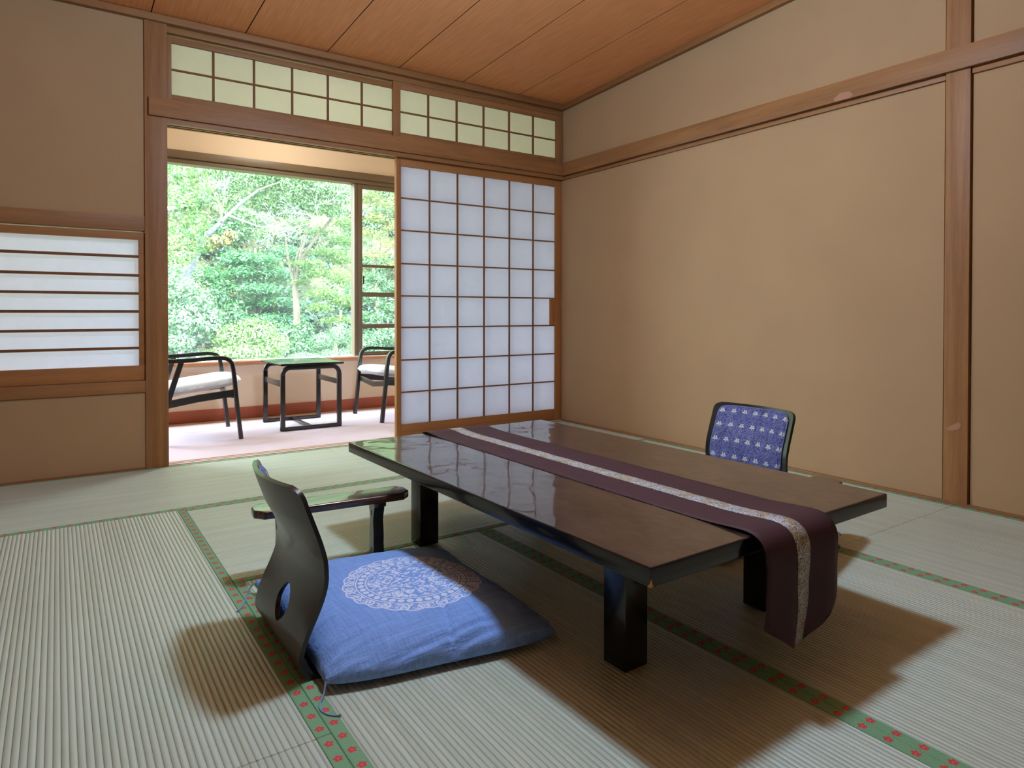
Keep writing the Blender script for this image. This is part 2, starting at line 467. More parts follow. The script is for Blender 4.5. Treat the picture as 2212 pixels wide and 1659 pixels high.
b = MB()
b.box(XL, -2.79, 0, .09, -.05, .402).box(XL, -2.79, 0, .09, 1.317, 2.5).box(XL, -4.15, 0, .09, .402, 1.317)
b.box(-2.79, .09, 0.06, .09, 2.34, 2.6)
struct(b.build('wall_back', M['plaster']))
b = MB().box(0, .09, YF-.1, -2.733, -.05, 3.0).box(0, .09, -2.625, .09, -.05, 2.75)
b.box(.012, .09, -2.74, -2.62, -.05, 3.0)
struct(b.build('wall_right', M['plaster']))
struct(MB().box(XL-.09, XL, YF-.1, 1.6, -.05, 3.0).build('wall_left', M['plaster']))
struct(MB().box(XL-.09, .09, YF-.1, YF, -.05, 3.0).build('wall_front', M['plaster']))

# sloping board ceiling
b = MB(); x = -.431+.4655*1 - .4655*11
jx = [-.431-.4655*k for k in range(10)][::-1]
jx = [XL-.02]+[v for v in jx if v > XL]+[.05]
for i in range(len(jx)-1):
    a0, a1 = jx[i]+.003, jx[i+1]-.003
    b.add([(a0, .08, CZ(.08)), (a1, .08, CZ(.08)), (a1, YF-.05, CZ(YF-.05)), (a0, YF-.05, CZ(YF-.05)),
           (a0, .08, CZ(.08)+.012), (a1, .08, CZ(.08)+.012), (a1, YF-.05, CZ(YF-.05)+.012), (a0, YF-.05, CZ(YF-.05)+.012)],
          [(0, 3, 2, 1), (4, 5, 6, 7), (0, 1, 5, 4), (1, 2, 6, 5), (2, 3, 7, 6), (3, 0, 4, 7)], 0)
for xj in jx[1:-1]:
    b.add([(xj-.0032, .08, CZ(.08)+.001), (xj+.0032, .08, CZ(.08)+.001), (xj+.0032, YF-.05, CZ(YF-.05)+.001), (xj-.0032, YF-.05, CZ(YF-.05)+.001)], [(0, 3, 2, 1)], 1)
a0, a1 = XL-.02, .08
b.add([(a0, .08, CZ(.08)+.013), (a1, .08, CZ(.08)+.013), (a1, YF-.05, CZ(YF-.05)+.013), (a0, YF-.05, CZ(YF-.05)+.013),
       (a0, .08, CZ(.08)+.08), (a1, .08, CZ(.08)+.08), (a1, YF-.05, CZ(YF-.05)+.08), (a0, YF-.05, CZ(YF-.05)+.08)],
      [(0, 3, 2, 1), (4, 5, 6, 7), (0, 1, 5, 4), (1, 2, 6, 5), (2, 3, 7, 6), (3, 0, 4, 7)], 1)
struct(b.build('ceiling', [M['ceil'], M['dark']]))

# timbers
struct(bar('trim_1', M['cedar_z'], (-2.79, -2.684, -.012, .0899, -.001, 2.34)))
struct(bar('trim_2', M['cedar_z'], (-.012, .03, -2.726, -2.632, -.001, 2.55)))
struct(bar('trim_3', M['cedar_x'], (-2.772, -.0305, -.030, .0599, 1.846, 1.941)))
struct(bar('trim_4', M['cedar_y'], (-.030, .0, YF, -.0, 1.846, 1.941)))
k = MB().prism([(-.012, 1.818), (.018, 1.818), (.018, 1.832), (.037, 1.832), (.037, 1.818), (.051, 1.818), (.051, 1.832), (.072, 1.832), (.072, 1.818), (.0899, 1.818), (.0899, 1.8458), (-.012, 1.8458)], 0, -2.684, -.0005)
struct(k.build('trim_5', M['cedar_x']))
k = MB().box(-.014, 0, YF, -2.733, 1.818, 1.838).box(-.014, 0, -2.632, -.0, 1.818, 1.838)
struct(k.build('trim_6', M['cedar_y'], bevel=.001))
struct(bar('trim_7', M['cedar_x'], (XL, -.0305, -.034, .0599, 2.337, 2.374)))
struct(bar('trim_8', M['cedar_x'], (-2.684, -.001, .004, .0599, 2.302, 2.3368)))
k = MB()
for ya, yb in ((0.0, YF),):
    k.add([(-.032, ya, CZ(ya)-.036), (0, ya, CZ(ya)-.036), (0, yb, CZ(yb)-.036), (-.032, yb, CZ(yb)-.036), (-.032, ya, CZ(ya)-.001), (0, ya, CZ(ya)-.001), (0, yb, CZ(yb)-.001), (-.032, yb, CZ(yb)-.001)],
          [(0, 3, 2, 1), (4, 5, 6, 7), (0, 1, 5, 4), (1, 2, 6, 5), (2, 3, 7, 6), (3, 0, 4, 7)])
struct(k.build('trim_9', M['cedar_y'], bevel=.002))
struct(bar('baseboard_right', M['cedar_y'], (-.018, 0, -5.5, -.002, -.002, .012), bevel=.001))
struct(bar('baseboard_back', M['cedar_x'], (XL, -2.791, -.018, 0, -.002, .010), bevel=.001))
k = MB().prism([(.001, -.05), (.1015, -.05), (.1015, .004), (.076, .004), (.076, .001), (.048, .001), (.048, .004), (.042, .004), (.042, .001), (.014, .001), (.014, .004), (.001, .004)], 0, -2.684, -.0005)
struct(k.build('trim_10', wood('threshold_wood', (206, 170, 156), (228, 198, 186), 0, .35)))

# low window with horizontal bars, left of the post
wn = struct(MB().box(-4.15, -2.7905, -.008, .0895, 1.2405, 1.3165).build('window_1', M['cedar_x'], bevel=.002))
bar('sill', M['cedar_x'], (-4.15, -2.7905, -.010, .0895, .403, .4635), wn)
fr = MB().box(-4.14, -2.791, .006, .034, 1.197, 1.2345).box(-4.14, -2.791, .006, .034, .465, .541).box(-2.8175, -2.791, .0062, .0338, .5405, 1.1975).box(-4.14, -4.11, .0062, .0338, .5405, 1.1975)
fr.build('frame', M['shoji_x'], wn, bevel=.0015)
for z in (1.109, 1.011, .917, .823, .728, .633):
    bar('glazing_bar', M['muntin'], (-4.115, -2.817, .012, .026, z-.0068, z+.0068), wn, .0008)
bar('paper', M['paper'], (-4.135, -2.795, .050, .0505, .50, 1.22), wn, 0)

# transoms and sliding screens
def adj(x, z, Y): s = Y/3.958; return x+s*(x+3.171), z+s*(z-.82)
def lattice(name, x0, x1, z0, z1, px, pz, Y, th, cols, rows, mats, pmat, label=None, mw=.0112, handle=False):
    """frame (x0..x1, z0..z1), paper field px x pz, vertical bars cols, horizontal bars rows, front face at Y"""
    a = lambda x, z: adj(x, z, Y)
    X0, X1 = a(x0, 0)[0], min(a(x1, 0)[0], -.0008); Z0, Z1 = z0, z1
    P0, P1 = a(px[0], 0)[0], a(px[1], 0)[0]; Q0, Q1 = a(0, pz[0])[1], a(0, pz[1])[1]
    o = MB().box(X0, P0, Y, Y+th, Z0, Z1).build(name, mats[1], None, bevel=.0015)
    struct(o, label)
    MB().box(P1, X1, Y, Y+th, Z0, Z1).build('stile', mats[1], o, bevel=.0015)
    MB().box(P0, P1, Y+.0004, Y+th-.0004, Q1, Z1).build('top_rail', mats[0], o, bevel=.001)
    MB().box(P0, P1, Y+.0004, Y+th-.0004, Z0, Q0).build('bottom_rail', mats[0], o, bevel=.001)
    for x in cols:
        X = a(x, 0)[0]; MB().box(X-mw/2, X+mw/2, Y+.004, Y+th-.006, Q0, Q1).build('vertical_bar', M['muntin'], o, bevel=.0006)
    for z in rows:
        Z = a(0, z)[1]; MB().box(P0, P1, Y+.0045, Y+th-.0065, Z-mw*.42, Z+mw*.42).build('horizontal_bar', M['muntin'], o, bevel=.0006)
    MB().box(P0-.004, P1+.004, Y+th-.006, Y+th-.0055, Q0-.004, Q1+.004).build('paper', pmat, o)
    if handle:
        MB().box(a(-.128, 0)[0], P1, Y+.001, Y+th-.007, a(0, .7235)[1], a(0, .9295)[1]).build('finger_pull', mats[1], o, bevel=.001)
    return o
TC = (M['cedar_x'], M['cedar_z']); SC = (M['shoji_x'], M['shoji_z'])
lattice('window_2', -2.684, -1.362, 1.9425, 2.293, (-2.661, -1.389), (1.977, 2.250), .030, .022, (-2.453, -2.239, -2.025, -1.812, -1.597), (2.111,), TC, M['paper_t'])
lattice('window_3', -1.389, 0, 1.9425, 2.301, (-1.339, -.070), (1.977, 2.256), .005, .022, (-1.136, -.921, -.706, -.491, -.279), (2.111,), TC, M['paper_t'])
RZ = (1.558, 1.350, 1.135, .926, .722, .510, .301)
lattice('door_1', -1.369, 0, .0012, 1.829, (-1.337, -.079), (.093, 1.762), .0195, .0165, (-1.128, -.916, -.703, -.490, -.280), RZ, SC, M['paper'], handle=True)
# its twin, slid behind it (same bars, one groove further out)
s = 1.0
lattice('door_2', -1.376, 0, .0012, 1.829, (-1.337, -.079), (.093, 1.762), .0525, .0165, (-1.128, -.916, -.703, -.490, -.280), RZ, SC, M['paper_back'])

# veranda shell
b = MB().box(XL, .7, 1.48, 1.60, -.05, .419).box(XL, .7, 1.48, 1.60, 2.009, 2.5)
struct(b.build('wall_veranda', M['plaster_v']))
struct(MB().box(.7, .79, .0, 1.6, -.05, 2.6).build('wall_veranda_right', M['plaster_v']))
struct(MB().box(.09, .7, .0, .09, -.05, 2.6).build('wall_veranda_back', M['plaster_v']))
struct(MB().box(XL-.09, .8, .0905, 2.0, 2.42, 2.50).build('ceiling_veranda', M['plaster_v']))
struct(bar('baseboard_veranda', M['base'], (XL, .7, 1.468, 1.48, -.001, .086)))
struct(bar('trim_11', wood('orange_cedar', (176, 112, 72), (204, 140, 96), 0), (XL, .7, 1.452, 1.60, .4192, .441)))
struct(bar('trim_12', M['alu'], (XL, .7, 1.462, 1.60, 1.951, 2.0085)))
wv = struct(MB().box(XL, .7, 1.478, 1.58, 1.915, 1.9505).build('window_4', M['alu'], bevel=.002))
bar('sill', M['white'], (XL, .7, 1.470, 1.585, .4412, .4475), wv)
bar('bottom_frame', M['alu'], (-1.05, .7, 1.50, 1.58, .4477, .457), wv)
for x0 in (-4.56, -2.77, -1.078):
    bar('mullion', M['alu'], (x0, x0+.030, 1.49, 1.575, .4477, 1.9149), wv)
bar('glass', M['glass'], (-4.54, -1.05, 1.53, 1.534, .4477, 1.9149), wv, 0)
wv2 = struct(MB().box(-1.047, -1.008, 1.486, 1.512, .458, 1.9145).build('window_5', M['alu'], bevel=.0015))
bar('top_rail', M['alu'], (-1.008, .66, 1.487, 1.511, 1.876, 1.9145), wv2)
bar('bottom_rail', M['alu'], (-1.008, .66, 1.487, 1.511, .458, .482), wv2)
bar('stile', M['alu'], (.66, .699, 1.486, 1.512, .458, 1.9145), wv2)
for z0, z1 in ((1.206, 1.230), (.953, .993), (.683, .719)):
    bar('crossbar', M['alu'], (-1.008, .66, 1.489, 1.509, z0, z1), wv2)
bar('glass', M['glass'], (-1.01, .665, 1.498, 1.501, .47, 1.88), wv2, 0)
bar('latch', M['chairblack'], (-1.006, -.996, 1.472, 1.487, 1.06, 1.13), wv2, .002)

# ================================================================== TATAMI
def tatami_mat(x0, x1, y0, y1, run, label):
    L = (x1-x0) if run == 'x' else (y1-y0); W = (y1-y0) if run == 'x' else (x1-x0)
    g = .0006; hb = .0305
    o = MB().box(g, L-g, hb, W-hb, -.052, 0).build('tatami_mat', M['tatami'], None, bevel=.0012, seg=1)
    if run == 'x': o.location = (x0, y0, 0)
    else: o.location = (x1, y0, 0); o.rotation_euler = (0, 0, PI/2)
    tag(o, label, 'tatami mat', 'tatami mats on the floor')
    for v in (0, W-hb):
        h = MB().box(g, L-g, g, hb-.0002, -.052, .0012).build('cloth_border', M['heri'], o, bevel=.0012, seg=1)
        h.location = (0, v, 0)
    return o
tatami_mat(-1.835, -.0185, -.909, 0, 'x', 'tatami mat against the sliding screen in the far right corner')
tatami_mat(-3.66, -1.835, -.909, 0, 'x', 'tatami mat in front of the veranda opening and wooden post')
tatami_mat(-3.66, -2.7344, -2.6955, -.909, 'y', 'large pale tatami mat left of the nearer chair, ribs running away')
tatami_mat(-3.66, -2.7344, -4.5, -2.6955, 'y', 'tatami mat in the bottom left corner, below the cross seam')
tatami_mat(-2.7344, -.937, -1.829, -.909, 'x', 'greenish tatami mat under the nearer armrest, ribs running crosswise')
tatami_mat(-2.7344, -1.842, -3.64, -1.829, 'y', 'tatami mat under the blue cushion and front table leg')
tatami_mat(-1.842, -.937, -3.64, -1.829, 'y', 'tatami mat under the hanging end of the table runner')
tatami_mat(-.937, -.0185, -2.680, -.909, 'y', 'tatami mat along the right wall under the farther chair')
tatami_mat(-.937, -.0185, -4.5, -2.680, 'y', 'tatami mat at the right wall nearest the camera, beyond the short seam')
tatami_mat(-2.7344, -.937, -4.55, -3.64, 'x', 'tatami mat at the bottom right edge, ribs running crosswise')
tatami_mat(XL, -3.66, -1.80, 0, 'y', 'tatami mat along the left wall at the low window')
tatami_mat(XL, -3.66, -4.5, -1.80, 'y', 'tatami mat along the left wall beside the camera')

# ================================================================== PENDANT LAMP over the table
lp = empty('ceiling_lamp', (-2.02, -2.33, CZ(-2.37)))
tag(lp, 'round white ceiling lamp hanging above the low table', 'lamp')
h0 = CZ(-2.37)-2.20
m = NT('lamp_globe_glow'); e = m.node('ShaderNodeEmission'); e.inputs[0].default_value = (.54, .75, 1.0, 1); e.inputs[1].default_value = LAMP
m.L.new(e.outputs[0], m.out.inputs[0])
bm = bmesh.new(); bmesh.ops.create_icosphere(bm, subdivisions=3, radius=.105); me = bpy.data.meshes.new('globe'); bm.to_mesh(me); bm.free()
me.materials.append(m.m); g = bpy.data.objects.new('globe', me); C.objects.link(g); g.parent = lp; g.location = (0, 0, -h0-.0)
MB().sweep([(0, 0, -.01), (0, 0, -h0+.105)], .006, 0, (0, 1, 0), round_=8).build('flex', M['white'], lp)
MB().prism(arc(0, 0, .06, 0, 345, 23), 2, -.03, -.001).build('ceiling_rose', M['white'], lp, bevel=.004)

for i, (lx, lab) in enumerate(((-1.75, 'unseen round flush lamp added on the veranda ceiling above the small table'), (-3.75, 'unseen round flush lamp added on the veranda ceiling behind the low window'))):
    l2 = empty('added_veranda_lamp', (lx, .80, 2.42)); tag(l2, lab, 'lamp')  # unseen lamps, added to brighten the veranda walls and transoms
    MB().prism(arc(0, 0, .20, 0, 350, 35), 2, -.05, -.0005).build('lamp_base', M['white'], l2, bevel=.004)
    if i == 0:
        m = NT('added_veranda_lamp_glow'); e = m.node('ShaderNodeEmission'); e.inputs[0].default_value = (1.0, .95, .80, 1); e.inputs[1].default_value = VLAMP
        m.L.new(e.outputs[0], m.out.inputs[0]); vglow = m.m
    MB().prism(arc(0, 0, .18, 0, 350, 35), 2, -.085, -.0502).build('diffuser', vglow, l2)
# ================================================================== LOW TABLE
TC0 = (-1.818, -2.322); TR = math.radians(1.04)
tb = empty('low_table', (*TC0, 0), TR)
tag(tb, 'long low black and brown lacquered table with a runner across it', 'table')
TH = .340; HW, HL = .4515, .7475
k = MB().box(-HW, HW, -HL, HL, TH-.037, TH)
top = k.build('tabletop', None or M['black'], tb, bevel=.0035, seg=3)
MB().box(-HW+.0045, HW-.0045, -HL+.0045, HL-.0045, TH-.004, TH+.0003).build('top_panel', M['table'], tb, bevel=.0002, seg=1)
for sx in (-1, 1):
    for sy in (-1, 1):
        cx, cy = sx*(.303-.036), sy*(.534-.036)
        MB().box(cx-.036, cx+.036, cy-.036, cy+.036, .0014, TH-.0372).build('leg', M['blackleg'], tb, bevel=.003)
MB().add([(-HW-.0004, -HL+.003, TH-.030), (-HW-.0004, -HL+.0085, TH-.036), (-HW+.001, -HL-.0004, TH-.0365), (-HW+.007, -HL-.0004, TH-.0345), (-HW+.0012, -HL-.0003, TH-.020),
          (-HW+.002, -HL+.002, TH-.034)], [(0, 2, 1), (0, 4, 2), (2, 4, 3), (0, 1, 5), (1, 2, 5), (4, 0, 5), (3, 4, 5), (2, 3, 5)]).build('worn_corner', plain('bare_ochre_wood', (206, 150, 60), .6), tb)

# ------------------------------------------------------------------ runner
def runner():
    root = empty('table_runner', (*TC0, TH), TR)
    tag(root, 'aubergine cloth runner with silver brocade band draped along the low table', 'table runner')
    # path in (y, z) from the near hanging end over the table to the far hanging end; z relative to the table top
    e = .0010
    near = [(-.776, -.262), (-.780, -.225), (-.784, -.19), (-.786, -.155), (-.785, -.12), (-.786, -.07), (-.783, -.035), (-.772, -.010), (-.752, .0035), (-.725, .0075), (-.69, .0060), (-.64, .0028), (-.58, e)]
    mid = [(-.58+i*1.16/24, e+.0004*math.sin(i*2.1)) for i in range(1, 24)]
    far = [(-p[0], p[1]) for p in near][::-1]
    path = near+mid+far
    P = catmull([(0, p[0], p[1]) for p in path], 3)
    L = [0]
    for i in range(1, len(P)): L.append(L[-1]+(P[i]-P[i-1]).length)
    tot = L[-1]
    xs = [-.139, -.12, -.10, -.08, -.06, -.045, -.030, -.012, .006, .022, .038, .055, .075, .10, .12, .139]
    def sheet(xa, name, mat, lift, uvs=False):
        b = MB(); n = len(xa); vs = []; uv = []
        for side in (0, 1):
            for i, p in enumerate(P):
                a = P[max(0, i-1)]; c_ = P[min(len(P)-1, i+1)]; t = (c_-a).normalized(); nn = Vector((0, -t.z, t.y))
                for x in xa:
                    # pointed end: shortens towards the edges
                    d = max(0, abs(x+.004)-.026)/.113
                    cut = .072*d
                    s = L[i]; ss = cut+(tot-2*cut)*s/tot if False else min(max(s, cut), tot-cut)
                    # position on the path at arc length ss
                    j = max(0, min(len(L)-2, next((q for q in range(len(L)-1) if L[q+1] >= ss), len(L)-2)))
                    tt = (ss-L[j])/max(1e-9, L[j+1]-L[j]); q = P[j].lerp(P[j+1], tt)
                    w_ = 0.0
                    if q.z < -.03: w_ = (-.03-q.z)*.05*math.sin(x*40+1.0)
                    q2 = q+nn*(lift+(.0006 if side == 0 else -.0006))
                    vs.append((x*(1-.02*(q.z < -.05))+(.0), q2.y+w_, q2.z)); uv.append((x*3.0, ss*3.0))
        m_ = len(P)*n; fs = []
        for i in range(len(P)-1):
            for k_ in range(n-1):
                a = i*n+k_; fs.append((a, a+1, a+n+1, a+n)); fs.append((m_+a, m_+a+n, m_+a+n+1, m_+a+1))
        for i in range(len(P)-1):
            for k_ in (0, n-1):
                a = i*n+k_; fs.append((a, a+n, m_+a+n, m_+a))
        b.add(vs, fs); b.uv = uv
        return b.build(name, mat, root, smooth=True)
    cl_ = sheet(xs, 'cloth', M['runner'], .0)
    bb = sheet([-.030, -.012, .006, .022], 'brocade_band', M['brocade'], .0009); bb.parent = cl_; bb['label'] = 'silver and gold brocade band'
    return root
runner()

# ================================================================== LEGLESS CHAIRS (zaisu)
PROF = [(.36, .006), (.20, .006), (.10, .006), (.045, .006), (.018, .009), (.004, .018), (-.006, .036), (-.004, .060), (.003, .085), (.014, .112), (.030, .145), (.043, .176), (.051, .205), (.0525, .228), (.050, .262), (.040, .300), (.028, .335), (.016, .368), (.004, .402), (-.006, .432)]
def zaisu_point(s, t, off=0):
    """s along the side profile (0..1), t across -1..1"""
    P = zaisu_point.P; i = min(len(P)-2, int(s*(len(P)-1))); f_ = s*(len(P)-1)-i
    p = P[i].lerp(P[i+1], f_); a = P[max(0, i-1)]; b = P[min(len(P)-1, i+2)]; tn = (b-a).normalized()
    z = p.z; d = .038*max(0, min(1, (z-.10)/.25))**1.2
    dep = -d*(1-abs(t)**2.0)
    nx, nz = tn.z, -tn.x
    ny = 0; slope = 2*d*t/.1925
    nv = Vector((nx, -slope, nz)).normalized()
    return Vector((p.x+dep, t*.1925, z))+nv*off
_raw = catmull([(p[0], 0, p[1]) for p in PROF], 4)
_L = [0]
for i in range(1, len(_raw)): _L.append(_L[-1]+(_raw[i]-_raw[i-1]).length)
_P = []
for k_ in range(121):
    d = _L[-1]*k_/120; j = max(0, min(len(_L)-2, next((q for q in range(len(_L)-1) if _L[q+1] >= d), len(_L)-2)))
    _P.append(_raw[j].lerp(_raw[j+1], (d-_L[j])/max(1e-9, _L[j+1]-_L[j])))
zaisu_point.P = _P
def shell(s0, s1, ns, nt, o0, o1, tmax=1.0, corner=0, puff=0, uvscale=False):
    b = MB(); uv = []; vs = []
    def corner_t(s, t):
        if not corner: return t*tmax
        # round the two free corners
        Ls = _L[-1]; da = (s1-s)*Ls; db = (s-s0)*Ls if puff else 9
        dd = min(da, db); r = corner
        k = 1 if dd > r else 1-(1-math.sqrt(max(0, 1-(1-dd/r)**2)))*r/(.1925*tmax)
        return t*tmax*k
    for side in (0, 1):
        for i in range(ns+1):
            s = s0+(s1-s0)*i/ns
            for j in range(nt+1):
                t = -1+2*j/nt; tt = corner_t(s, t)
                o = o0 if side == 0 else o1
                if puff and side == 1:
                    u_ = 2*i/ns-1; e_ = (1-abs(u_)**8)*(1-abs(t)**10)
                    o = o0+(o1-o0)*max(.12, e_**.35)
                vs.append(zaisu_point(s, tt, o)); uv.append((tt*.1925, s*_L[-1]))
    n1 = nt+1; m_ = (ns+1)*n1; fs = []
    for i in range(ns):
        for j in range(nt):
            a = i*n1+j; fs.append((a, a+n1, a+n1+1, a+1)); fs.append((m_+a, m_+a+1, m_+a+n1+1, m_+a+n1))
    for i in range(ns):
        for j in (0, nt):
            a = i*n1+j; fs.append((a, a+n1, m_+a+n1, m_+a))
    for j in range(nt):
        for i in (0, ns):
            a = i*n1+j; fs.append((a, a+1, m_+a+1, m_+a))
    b.add(vs, fs); b.uv = uv
    return b
def make_zaisu():
    root = empty('legless_chair')
    o = shell(0, 1, 110, 28, -.0055, .0055, 1.0, corner=.03).build('shell', M['shell'], root, smooth=True, angle=30)
    # teardrop hand hole low in the back
    pts = []
    for i in range(28):
        a = 2*PI*i/28; cy = math.sin(a); cx = math.cos(a)
        pts.append((.044*cx*(1-.30*abs(cy)**1.3), .112+.044*cy))
    cut = MB().prism(pts, 0, -.09, .045).build('cut', M['black'])
    boolean_cut(o, cut)
    o.data.polygons.foreach_set('use_smooth', [True]*len(o.data.polygons))
    try: o.data.set_sharp_from_angle(angle=math.radians(32))
    except Exception: pass
    sA = next(k/120 for k in range(121) if _P[k].z > .185 and k > 60); sB = next(k/120 for k in range(121) if _P[k].z > .415 and k > 60)
    p = shell(sA, sB, 36, 40, .0056, .022, .885, corner=.035, puff=1).build('back_pad', M['pad'], root, smooth=True)
    p['label'] = 'indigo brocade back pad with cream blossoms'
    sw = []
    for i in range(97):
        q = i/96*4; 
        k = int(q) % 4; f_ = q-int(q); c_ = .93
        pts2 = [(-c_, 0), (c_, 0), (c_, 1), (-c_, 1)]
        a, b_ = pts2[k], pts2[(k+1) % 4]; t = a[0]+(b_[0]-a[0])*f_; s_ = a[1]+(b_[1]-a[1])*f_
        # superellipse rounding
        tu = t; su = 2*s_-1; m_ = (abs(tu/c_)**9+abs(su)**9)**(1/9.); tu /= m_; su /= m_
        sw.append(zaisu_point(sA+(sB-sA)*(su+1)/2, tu*.885/c_*.995, .0085))
    MB().sweep(sw[:-1], .0022, 0, (1, 0, 0), closed=True, round_=6).build('piping', plain('pale_blue_piping', (110, 118, 160), .7), p, smooth=True)
    return root
z1 = make_zaisu(); z1.location = (-2.726, -2.2975, 0)
tag(z1, 'black lacquered legless chair seen from behind, teardrop hole in its back', 'legless chair', 'legless chairs at the low table')
z2 = copy_tree(z1); z2.location = (-.804, -2.247, 0); z2.rotation_euler = (0, 0, PI+math.radians(0))
z2['label'] = 'black legless chair with indigo patterned back pad facing us beyond the table'

# ------------------------------------------------------------------ floor cushions (zabuton)
def make_cushion(corners, ctr, H, med, label, seed=1, crease=None):
    """corners NL, NR, FR, FL in world x, y; puffy square with pinched corners"""
    rnd = random.Random(seed)
    root = None
    N = 110; vs = []; c4 = [Vector(c_) for c_ in corners]; ctr = Vector((*ctr, 0))
    def pt(u, v):
        a = c4[0].lerp(c4[1], u); b = c4[3].lerp(c4[2], u); p = a.lerp(b, v)
        cu, cv = 2*u-1, 2*v-1
        # sides bow inwards, leaving ears at the corners
        mid = (c4[0]+c4[1]+c4[2]+c4[3])/4
        k = 1-.030*((1-cu*cu)*(abs(cv)**3)+(1-cv*cv)*(abs(cu)**3))
        return mid+(p-mid)*k+Vector((-.004, -1))*(.024*max(0, 1-cv*cv*0-abs(cu)**4)*max(0, -cv)**6)
    from mathutils import noise as mn
    def hgt(u, v):
        cu, cv = abs(2*u-1), abs(2*v-1)
        e = max(0, (1-cu**4.2))*max(0, (1-cv**4.2))
        return e**.44
    b = MB()
    for side in (0, 1):
        for i in range(N+1):
            for j in range(N+1):
                # denser sampling towards the rims
                u = .5-.5*math.cos(PI*i/N); v = .5-.5*math.cos(PI*j/N)
                u = .6*u+.4*i/N; v = .6*v+.4*j/N
                p = pt(u, v); h = hgt(u, v); seam = .024
                if side == 0:
                    z = seam+(H-seam)*h
                    w_ = mn.noise(Vector((p.x*9, p.y*45, seed)))*.006*(1-h**3)+mn.noise(Vector((p.x*22, p.y*22, seed+3)))*.0016
                    w_ += mn.noise(Vector((p.x*3, p.y*3, seed+5)))*.006*h
                    w_ += mn.noise(Vector((p.x*5, p.y*70, seed+9)))*.009*max(0, 1-(h**2.27)*1.05)
                    z += w_*(h > .02)
                    if crease:
                        for (xa, ya, xb, yb, dep, wid) in crease:
                            A = Vector((xa, ya)); B = Vector((xb, yb)); q = Vector((p.x, p.y)); ab = B-A
                            t = max(0, min(1, (q-A).dot(ab)/ab.length_squared)); d = (q-(A+ab*t)).length
                            z -= dep*math.exp(-(d/wid)**2)
                else:
                    z = seam-(seam-.002)*min(1, h*1.5)
                vs.append((p.x-ctr.x, p.y-ctr.y, z))
    n1 = N+1; m_ = n1*n1; fs = []
    for i in range(N):
        for j in range(N):
            a = i*n1+j; fs.append((a, a+n1, a+n1+1, a+1)); fs.append((m_+a, m_+a+1, m_+a+n1+1, m_+a+n1))
    b.add(vs, fs)
    # stitch the rims
    me = b.build('floor_cushion', M['cord'], None, smooth=True, loc=(ctr.x, ctr.y, 0))
    bm = bmesh.new(); bm.from_mesh(me.data); bmesh.ops.remove_doubles(bm, verts=bm.verts, dist=.0004); bmesh.ops.recalc_face_normals(bm, faces=bm.faces); bm.to_mesh(me.data); bm.free()
    me.data.materials.clear(); me.data.materials.append(cushion_mat(med[0]-ctr.x, med[1]-ctr.y))
    tag(me, label, 'cushion', 'floor cushions on the legless chairs')
    return me
def tassel(parent, pts):
    o = parent.location
    MB().sweep([p-Vector(o) for p in catmull(pts, 5)], .0022, 0, (.3, .2, 1), round_=6).build('corner_cord', M['cord'], parent, smooth=True)
cu = make_cushion([(-2.700, -2.560), (-2.150, -2.660), (-2.130, -2.010), (-2.700, -1.935)], (-2.42, -2.29), .098, (-2.380, -2.322),
                  'blue floor cushion with a white round medallion on the nearer chair', 3, [(-2.375, -2.47, -2.43, -2.66, .009, .0060), (-2.27, -2.45, -2.33, -2.64, .003, .008)])
tassel(cu, [(-2.700, -2.560, .028), (-2.708, -2.572, .012), (-2.722, -2.590, .003), (-2.728, -2.612, .0025), (-2.722, -2.634, .0025), (-2.708, -2.650, .003), (-2.700, -2.652, .004)])
tassel(cu, [(-2.700, -1.935, .030), (-2.712, -1.935, .018), (-2.724, -1.950, .004), (-2.738, -1.985, .0025), (-2.752, -2.015, .0025), (-2.770, -2.04, .003)])
cu2 = make_cushion([(-.83, -1.985), (-1.38, -1.93), (-1.40, -2.57), (-.83, -2.585)], (-1.11, -2.27), .105, (-1.13, -2.27),
                   'blue floor cushion on the farther chair, mostly hidden below the table', 8)
tassel(cu2, [(-.83, -2.585, .030), (-.812, -2.592, .034), (-.795, -2.595, .024), (-.782, -2.597, .008), (-.784, -2.612, .003), (-.800, -2.622, .003)])

# ------------------------------------------------------------------ armrests (kyosoku)
def make_armrest():
    root = empty('armrest_stand')
    Lh, Wh = .245, .054; ch = .030
    out = [(-Lh, -Wh+ch), (-Lh+ch*.9, -Wh), (Lh-ch*.9, -Wh), (Lh, -Wh+ch), (Lh, Wh-ch), (Lh-ch*.9, Wh), (-Lh+ch*.9, Wh), (-Lh, Wh-ch)]
    MB().prism(out, 2, .201, .2255).build('arm_board', M['armwood'], root, bevel=.007, seg=4, angle=25)
    for x in (-.158, .142):
        # wavy upright, wide at both ends
        pr = [(.187, .029), (.170, .026), (.153, .019), (.133, .0155), (.107, .020), (.085, .0215), (.062, .020), (.039, .0235), (.018, .031)]
        R_ = [(w_, z_) for z_, w_ in pr]; pts = [(w_, z_) for w_, z_ in R_]+[(-w_, z_) for w_, z_ in R_[::-1]]
        up_ = MB().prism(pts[::-1], 0, x-.017, x+.017).build('upright', M['chairblack'], root)
        for zc in (.160, .040):
            dm = [(.0045*math.cos(a), zc+.009*math.sin(a)) for a in [2*PI*i/12 for i in range(12)]]
            boolean_cut(up_, MB().prism(dm, 0, x-.05, x+.05).build('cut', M['black']))
        MB().prism([(-.058, .001), (.058, .001), (.058, .012), (.045, .019), (-.045, .019), (-.058, .012)], 0, x-.017, x+.017).build('foot', M['chairblack'], root, bevel=.002)
        MB().box(x-.020, x+.020, -.040, .040, .185, .2015).build('bracket', M['armwood'], root, bevel=.004)
    return root
